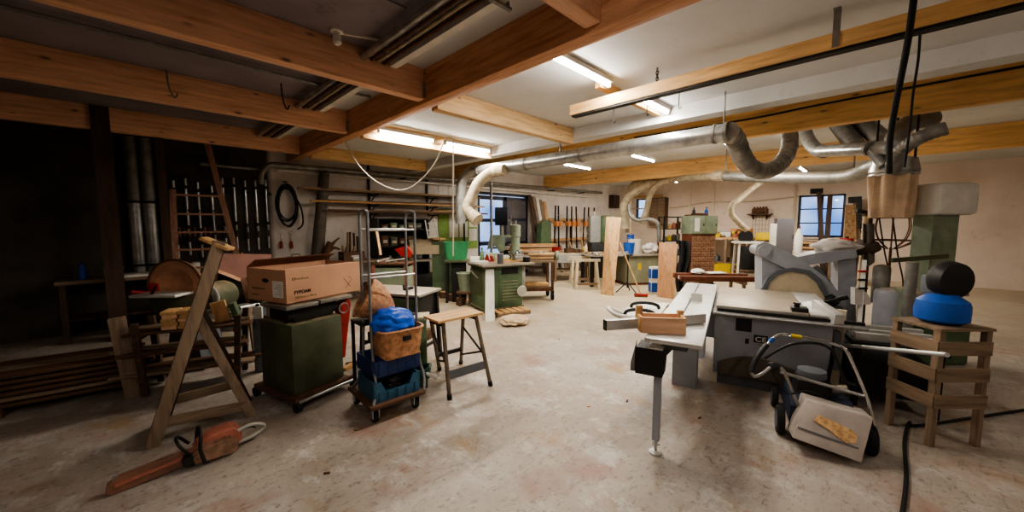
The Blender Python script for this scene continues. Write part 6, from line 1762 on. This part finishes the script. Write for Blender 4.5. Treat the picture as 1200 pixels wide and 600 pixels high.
# wire grid and shelf on the far wall
ya, yb = oX(901, 262, WR).y, oX(882, 262, WR).y
g = MB(); z0, z1 = oX(890, 274, WR).z, oX(890, 253, WR).z
t = T('wire_grid', 'pale wire grid hung on the far right wall', 'grid', (WR - .03, (ya + yb) / 2, z0))
for k in range(6): MB(t).cyl((WR - .011, ya + (yb - ya) * k / 5, z0), (WR - .011, ya + (yb - ya) * k / 5, z1), .01, None, 6).build('upright_wire', M_tan, t)
for k in range(5): MB(t).cyl((WR - .011, ya, z0 + (z1 - z0) * k / 4), (WR - .011, yb, z0 + (z1 - z0) * k / 4), .01, None, 6).build('cross_wire', M_tan, t)
a, b_ = oX(906, 251, WR).y, oX(878, 251, WR).y; zs = oX(890, 252, WR).z
t = T('wall_shelf', 'brown wall shelf above the wire grid on the far wall', 'shelf', (WR - .15, (a + b_) / 2, zs))
MB(t).box(WR - .3, WR - .002, a, b_, zs, zs + .04).build('board', M_dwy, t)
for y in (a + .15, b_ - .15): MB(t).slab([(WR - .002, y, zs), (WR - .25, y, zs), (WR - .002, y, zs - .16)], (0, .03, 0)).build('bracket', M_dwz, t)
for k in range(5):
    y = a + .18 + (b_ - a - .36) * k / 4
    b = MB(); b.lathe([(.06, 0), (.07, .02), (.07, .16), (.03, .2), (.03, .24)], (WR - .15, y, zs + .041), 12); b.single('jar', random.choice((M_rust, M_dwx, M_tan, M_orange)), 'small jar on the brown wall shelf, %s from the right' % ('first', 'second', 'third', 'fourth', 'fifth')[k], 'jar', 'jars on the brown wall shelf', base=(WR - .15, y, zs + .041))
# grey panel standing on the floor
P = Pl((12.6, 2.4, 0), 20)
t = T('grey_locker', 'plain grey upright locker panel left of the window', 'locker', (P(920, 300).x, P(920, 300).y, 0))
a = P(911, 256); b_ = P(931, 256); c = P(911, 330)
MB(t).slab([(a.x, a.y, 0), (b_.x, b_.y, 0), (b_.x, b_.y, a.z), (a.x, a.y, a.z)], P.n * .4).build('cabinet', mat('mid_grey_metal', (104, 102, 106), .5, .1, .06, 3), t)
MB(t).slab([P(903, 262) * 1, V((P(903, 262).x, P(903, 262).y, 0)), V((a.x, a.y, 0)), V((a.x, a.y, P(903, 262).z))], P.n * .02).build('white_side_panel', M_white, t)
for k in range(1): MB(t).slab([P(929, 275, -.01), P(930, 275, -.01), P(930, 280, -.01), P(929, 280, -.01)], P.n * .012).build('handle', M_blackm, t)
# bottle-like white cylinder right of the locker
q = oX(935, 290, 12.75)
t = T('gas_bottle', 'slim white gas bottle right of the grey locker', 'bottle', (12.75, q.y, 0))
zb = oX(935, 268, 12.75).z
MB().lathe([(.09, 0), (.1, .02), (.1, zb - .2), (.04, zb - .06), (.04, zb)], n=18).build('body', M_white, t); MB().cyl((0, 0, zb), (0, 0, zb + .08), .03).build('valve', M_rust, t)
# boards leaning on window
for u0, u1, v0, v1, lb in ((960, 968, 225, 285, 'brown leaning plank in front of the window, left one'), (973, 969, 228, 285, 'thin dark leaning plank in front of the window, right one')):
    a = oX(u1, v1, 14.7); b_ = oX(u0, v0, 15.2)
    f = a + (a - b_) * ((a.z) / (b_.z - a.z)); 
    b = MB(); b.bar(V((14.6, a.y, 0)), b_, .12 if u0 == 960 else .06, .03, (0, 1, 0)) if False else b.slab([V((14.6, a.y - .07, 0)), V((14.6, a.y + .07, 0)), b_ + V((0, .06, 0)), b_ - V((0, .06, 0))], (.03, 0, 0)); b.single('leaning_plank', M_dwz, lb, 'plank')
# table under window with boards
t = bench('window_table', 'dark table under the window piled with boards behind the grey sander', 'table', (13.75, oX(953, 290, 13.75).y, 0), R(80), 1.9, .7, .95, M_dwx, M_dwz)
WM = MW[t.name]
for k in range(5):
    b = MB(); b.obox(WM @ V((random.uniform(-.2, .2), random.uniform(-.1, .1), .952 + .045 * k + .02)), (random.uniform(1.0, 1.6), .2, .04), Rz(R(80 + random.uniform(-8, 8))), .002); b.single('board', (M_wx, M_dwx, M_tan, M_wx, M_owx)[k], 'board in the pile on the window table, %s from the bottom' % ('first', 'second', 'third', 'fourth', 'fifth')[k], 'board', 'boards on the window table')
t = T('red_can', 'dark red can standing on the window table', 'can', WM @ V((-.75, .1, .952)))
MB().cyl((0, 0, 0), (0, 0, .32), .14, None, 18).build('body', M_red, t); MB().cyl((0, 0, .32), (0, 0, .36), .04).build('cap', M_blackm, t)
# dark brown profiles stacked on a trestle behind the saw
q = G(838, 345, .55)
t = T('profile_trestle', 'low trestle table under the dark brown profiles behind the panel saw', 'trestle', (q.x, q.y, 0), R(14))
fl = [G(800, 331, .55), G(872, 335, .55), G(870, 322, .55), G(808, 320, .55)]
mid = sum(fl, V()) / 4
t.location = (mid.x, mid.y, 0); t.rotation_euler.z = R(-50); MW[t.name] = Mx.Translation((mid.x, mid.y, 0)) @ Mx.Rotation(R(-50), 4, 'Z')
for x in (-.45, .45):
    MB().box(x - .04, x + .04, -.3, .3, .47, .53).build('top_bar', M_owy, t)
    for y in (-.25, .25): MB().bar((x * 1.05, y * 1.2, 0), (x, y, .47), .05, .05, (0, 1, 0)).build('leg', M_owz, t)
FM = MW[t.name]
for k, (y, z, s, m, lb) in enumerate(((-.24, .531, (1.5, .12, .1), M_brown, 'dark brown window profile nearest the saw, on the low trestle'), (-.02, .531, (1.4, .1, .07), M_white, 'white-edged profile between the two dark brown ones'), (.2, .531, (1.45, .12, .1), M_brown, 'dark brown window profile at the back of the low trestle'))):
    b = MB(); b.obox(FM @ V((0, y, z + s[2] / 2)), s, Rz(R(-50)), .006); b.single('window_profile', m, lb, 'profile', None)
MB().blob(FM @ V((-.25, .2, .67)), (.16, .12, .05), .4, 31, 3, 2.5, .632).single('white_rag', M_sack, 'crumpled white rag on the rear brown profile', 'rag')
b = MB(); b.obox(FM @ V((.12, .22, .645)), (.36, .2, .022), Rz(R(-38)), .003); b.single('white_folder', M_white, 'flat white folder on the rear brown profile', 'folder')
# wall cabling / conduit on the far wall, paper strip
MB().tube(smooth([oX(690, 244, WR - .03), oX(780, 244, WR - .03), oX(830, 237, WR - .03), oX(880, 236, WR - .03), oX(936, 230, WR - .03)], 5), .022, 6).single('wall_conduit', M_tan, 'tan conduit running along the far right wall to the window', 'conduit')
for u, lb in ((808, 'thin upright conduit on the far wall behind the drawer cabinet'), (836, 'thin upright conduit on the far wall left of the flexible hose'), (931, 'thin upright conduit beside the window')):
    a = oX(u, 240, WR - .03)
    MB().box(WR - .05, WR - .002, a.y - .03, a.y + .03, 1.0, 3.2).single('wall_conduit', M_wallw if u != 931 else M_tan, lb, 'conduit')
# beige doors panel on far wall between window_2 and cabinet
a, b_ = oX(783, 250, WR).y, oX(765, 250, WR).y
zz = oX(774, 232, WR).z
t = T('wall_cupboard', 'shallow wooden cupboard on the far wall right of the small window', 'cupboard', (WR - .15, (a + b_) / 2, 1.6))
MB(t).box(WR - .3, WR - .001, a, b_, 1.6, zz).build('carcass', M_dwy, t); MB(t).box(WR - .32, WR - .3, a + .03, (a + b_) / 2 - .01, 1.63, zz - .03).build('door', M_owy, t); MB(t).box(WR - .32, WR - .3, (a + b_) / 2 + .01, b_ - .03, 1.63, zz - .03).build('door', M_owy, t)
a, b_ = oX(770, 260, 14.9).y, oX(735, 260, 14.9).y; zz = oX(752, 228, 14.9).z
# yellowish beam lintel above the small window
MB().box(WR - .06, WR - .001, a, b_, oX(752, 232, WR).z, oX(752, 229, WR).z).single('window_lintel', M_wy, 'yellow wooden lintel above the small window', 'lintel')
# ================================================================ small things on the benches and floor
ORD = ('first', 'second', 'third', 'fourth', 'fifth', 'sixth', 'seventh', 'eighth', 'ninth', 'tenth', 'eleventh', 'twelfth')
CN = {M_rust.name: 'rusty', M_greyd.name: 'dark grey', M_red.name: 'red', M_wx.name: 'pale wooden', M_steel.name: 'bright steel', M_green.name: 'green', M_black.name: 'black', M_tan.name: 'tan', M_white.name: 'white', M_dwx.name: 'dark brown', M_blue.name: 'blue', M_yellow.name: 'yellow', M_orange.name: 'orange', M_greyl.name: 'light grey', M_galv_dull.name: 'dull grey', M_blackm.name: 'black iron'}
def tin(loc, r, h, m, lb, grp):
    t = T('tin', lb, 'tin', loc, 0, grp)
    MB().lathe([(r * .95, 0), (r, .01), (r, h - .012), (r * .95, h)], n=14).build('body', m, t); MB().cyl((0, 0, h), (0, 0, h + .012), r * .8, None, 14).build('lid', M_greyl, t)
def bottle(loc, r, h, m, lb, grp):
    t = T('bottle', lb, 'bottle', loc, 0, grp)
    MB().lathe([(r * .95, 0), (r, .01), (r, h * .6), (r * .35, h * .8), (r * .35, h * .92)], n=14).build('body', m, t); MB().cyl((0, 0, h * .92), (0, 0, h), r * .4, None, 10).build('cap', M_blackm, t)
def plane_tool(loc, rz, m, lb, grp):
    t = T('hand_plane', lb, 'plane', loc, rz, grp)
    MB().box(-.12, .12, -.03, .03, 0, .045, .008).build('body', m, t); MB().tube(smooth([(-.08, 0, .045), (-.1, 0, .1), (-.06, 0, .12)], 4), .014, 8).build('handle', M_dwx, t); MB().lathe([(.012, .045), (.02, .08), (.008, .095)], (.08, 0, 0), 10).build('knob', M_dwx, t)
def coil(loc, r, m, lb, grp):
    t = T('cable_coil', lb, 'cable', loc, 0, grp)
    for k in range(3): MB().tor((.01 * k, .008 * k, .012 + .02 * k), r - .01 * k, .011, (0, .08 * k, 1), 20).build('loop', m, t)
def toolbox(loc, rz, s, m, lb, grp):
    t = T('tool_box', lb, 'tool box', loc, rz, grp)
    MB().box(-s[0] / 2, s[0] / 2, -s[1] / 2, s[1] / 2, 0, s[2] * .7, .008).build('body', m, t); MB().box(-s[0] / 2 - .005, s[0] / 2 + .005, -s[1] / 2 - .005, s[1] / 2 + .005, s[2] * .7, s[2], .012).build('lid', m, t)
    MB().tube([(-s[0] * .25, 0, s[2]), (-s[0] * .22, 0, s[2] + .04), (s[0] * .22, 0, s[2] + .04), (s[0] * .25, 0, s[2])], .008, 6).build('handle', M_blackm, t)
def row(M0, pts, z, surf, seed, kinds=None, from_='left'):
    rnd = random.Random(seed)
    cnt = {}
    for k, (x, y) in enumerate(pts):
        p = M0 @ V((x, y, z + .001))
        kind = rnd.choice(kinds or ('tin', 'bottle', 'plane', 'coil', 'box', 'tin', 'box'))
        m = rnd.choice((M_rust, M_greyd, M_red, M_steel, M_green, M_black, M_tan, M_white, M_dwx, M_blue, M_yellow, M_orange, M_greyl))
        cn = CN[m.name]
        kn = {'tin': 'tin', 'bottle': 'bottle', 'plane': 'hand plane', 'coil': 'cable coil', 'box': 'tool box'}[kind]
        lb = '%s %s, %s from the %s on the %s' % (cn, kn, ORD[k], from_, surf)
        g = 'small things on the ' + surf
        if kind == 'tin': tin(p, rnd.uniform(.04, .075), rnd.uniform(.09, .2), m, lb, g)
        elif kind == 'bottle': bottle(p, rnd.uniform(.035, .05), rnd.uniform(.2, .32), m, lb, g)
        elif kind == 'plane': plane_tool(p, rnd.uniform(0, 3), m, lb, g)
        elif kind == 'coil': coil(p, rnd.uniform(.09, .12), m, lb, g)
        else: toolbox(p, rnd.uniform(-.4, .4), (rnd.uniform(.18, .3), rnd.uniform(.12, .18), rnd.uniform(.1, .18)), m, lb, g)
Id = Mx.Identity(4)
row(Id, [(-.6, 8.0), (-.3, 7.95), (.35, 8.0), (.62, 7.95), (.95, 8.05), (1.25, 7.95), (1.6, 8.0), (2.1, 7.98)], WB, 'dark wall bench', 3)
row(Id, [(2.65, 7.93), (2.95, 7.95), (3.2, 7.92)], WB, 'white wall bench', 8)
row(MW[pl.name], [(.38, .15), (.34, .36)], .955, 'green planer shoulder', 4) if False else None
row(QM, [(-.3, .0), (.0, -.05), (.22, .0), (.48, -.02), (.5, -.35), (-.1, -.4)], .91, 'spindle moulder table', 12, ('tin', 'tin', 'plane', 'bottle', 'box'))
row(LM2, [(-.85, .25), (-.8, -.3), (.02, -.3), (.02, .3), (.95, .28), (1.12, -.25), (.72, .3)], .851, 'long grey table', 21)
row(AM, [(-.38, .22), (-.05, -.15), (.15, -.2), (.42, .12)], .821, 'pale dusty bench', 33)
row(KM, [(-.2, -.05), (-.05, -.05), (.1, -.05), (.22, -.05)], .325, 'dark steel shelf bottom', 17, ('tin', 'box', 'tin'))
row(DM, [(-.24, -.1), (.22, .05)], zt if False else D(817, 253, 10.0).z + .001, 'drawer cabinet top', 41, ('tin', 'bottle'))
yy_ = [oX(u, 275, 14.5).y for u in (830, 835, 843, 847, 860, 863, 877, 880)]
row(Id, [(14.45, y) for y in yy_], oX(855, 278, 14.6).z, 'far workbench', 55)
row(Mx.Identity(4), [(14.6, oX(u, 300, 14.6).y) for u in (834, 840, 852, 860, 868, 875)], .34, 'lower shelf of the far workbench', 56, ('box', 'tin'))
row(TM if False else MW['steel_trolley'], [(-.3, .2), (.3, .2)], .861, 'steel trolley edge', 58, ('tin', 'bottle'))
# bundle of hoses and scrap on the floor behind the cardboard box
q = G(272, 400)
t = T('hose_heap', 'grey heap of hoses and flex behind the roller stand and the cardboard box', 'hose', (q.x + .25, q.y + .8, 0))
for k in range(7):
    pts = [V(((.3 - .02 * k) * math.cos(a) + .05 * math.sin(k * 2), (.22 - .01 * k) * math.sin(a) + .04 * math.cos(k * 3), .03 + .045 * k + .03 * math.sin(2 * a + k))) for a in [2 * PI * i / 26 for i in range(26)]]
    MB().tube(pts, .024, 8, True).build('hose_loop', (M_greyl, M_black, M_galv_dull)[k % 3], t)
x0 = t.location
b = MB(); b.obox((x0.x + .5, x0.y + .25, .34), (.5, .35, .68), Rz(R(12)), .01); b.single('drum_cabinet', M_greyd, 'low dark grey cabinet on the floor behind the cardboard box', 'cabinet')
# cylinder and posts between the wire basket and the band saw
for u, v1, d, r, h0, m, lb in ((1062, 385, 3.9, .05, 1.25, M_galv_dull, 'slim grey upright pipe left of the green bandsaw column'), (1006, 360, 4.9, .03, 1.75, M_tan, 'thin pale upright batten between the sander column and the wire basket')):
    q = D(u, v1, d)
    MB().cyl((q.x, q.y, 0), (q.x, q.y, h0), r, None, 12).single('upright_pipe', m, lb, 'pipe')
for k, (u, v, d, lb) in enumerate(((1036, 262, 4.7, 'thin black cable sagging in front of the wire basket, left'), (1052, 268, 4.5, 'thin black cable sagging in front of the wire basket, right'))):
    pts = smooth([D(u - 14, 205, d), D(u - 8, 240, d), D(u, v + 30, d), D(u + 6, v + 60, d), D(u + 5, v + 85, d)], 5)
    MB().tube(pts, .008, 6).single('hanging_cable', M_cable, lb, 'cable')
# chips, scraps and dropped offcuts on the floor
chips = ((418, 504), (383, 555), (690, 476), (735, 470), (705, 420), (655, 398), (820, 490))
rnd = random.Random(5)
for k, (u, v) in enumerate(chips):
    q = G(u, v)
    b = MB(); b.obox((q.x, q.y, .004), (rnd.uniform(.02, .05), rnd.uniform(.01, .02), .008), Rz(rnd.uniform(0, 3)))
    b.single('wood_chip', rnd.choice((M_dwx, M_wx, M_owx)), 'small wood chip lying on the open concrete floor', 'wood chip', 'wood chips scattered over the floor')
# plain dark wall plate above the window
q = oX(957, 224, WR)
MB().box(WR - .02, WR, q.y - .16, q.y + .16, q.z - .08, q.z + .08).single('wall_plate', M_blackm, 'small dark plate on the far wall above the window', 'plate')
# ================================================================ camera, world
cd = bpy.data.cameras.new('camera')
cd.sensor_width = 36
cd.lens = FPX / 1200 * 36
cd.clip_start = .05
cam = bpy.data.objects.new('camera', cd)
C.objects.link(cam)
cam.location = (0, 0, EYE)
cam.rotation_euler = (PI / 2 - PITCH, 0, -PI / 4)
bpy.context.scene.camera = cam
w = bpy.data.worlds.new('dusk_sky')
bpy.context.scene.world = w
w.use_nodes = True
nt = w.node_tree
bg = nt.nodes['Background']
tc = nt.nodes.new('ShaderNodeTexCoord'); nz = nt.nodes.new('ShaderNodeTexNoise'); rp = nt.nodes.new('ShaderNodeValToRGB')
nz.inputs['Scale'].default_value = 9
rp.color_ramp.elements[0].position = .4; rp.color_ramp.elements[0].color = lin((96, 138, 205))
rp.color_ramp.elements[1].position = .62; rp.color_ramp.elements[1].color = lin((196, 214, 240))
nt.links.new(tc.outputs['Generated'], nz.inputs['Vector']); nt.links.new(nz.outputs['Fac'], rp.inputs['Fac']); nt.links.new(rp.outputs['Color'], bg.inputs['Color'])
bg.inputs['Strength'].default_value = 1.2
sc = bpy.context.scene
sc.view_settings.view_transform = 'AgX'
sc.view_settings.look = 'AgX - Medium High Contrast'
sc.view_settings.exposure = 0.68
sc.cycles.max_bounces = 8
sc.cycles.sample_clamp_indirect = 4
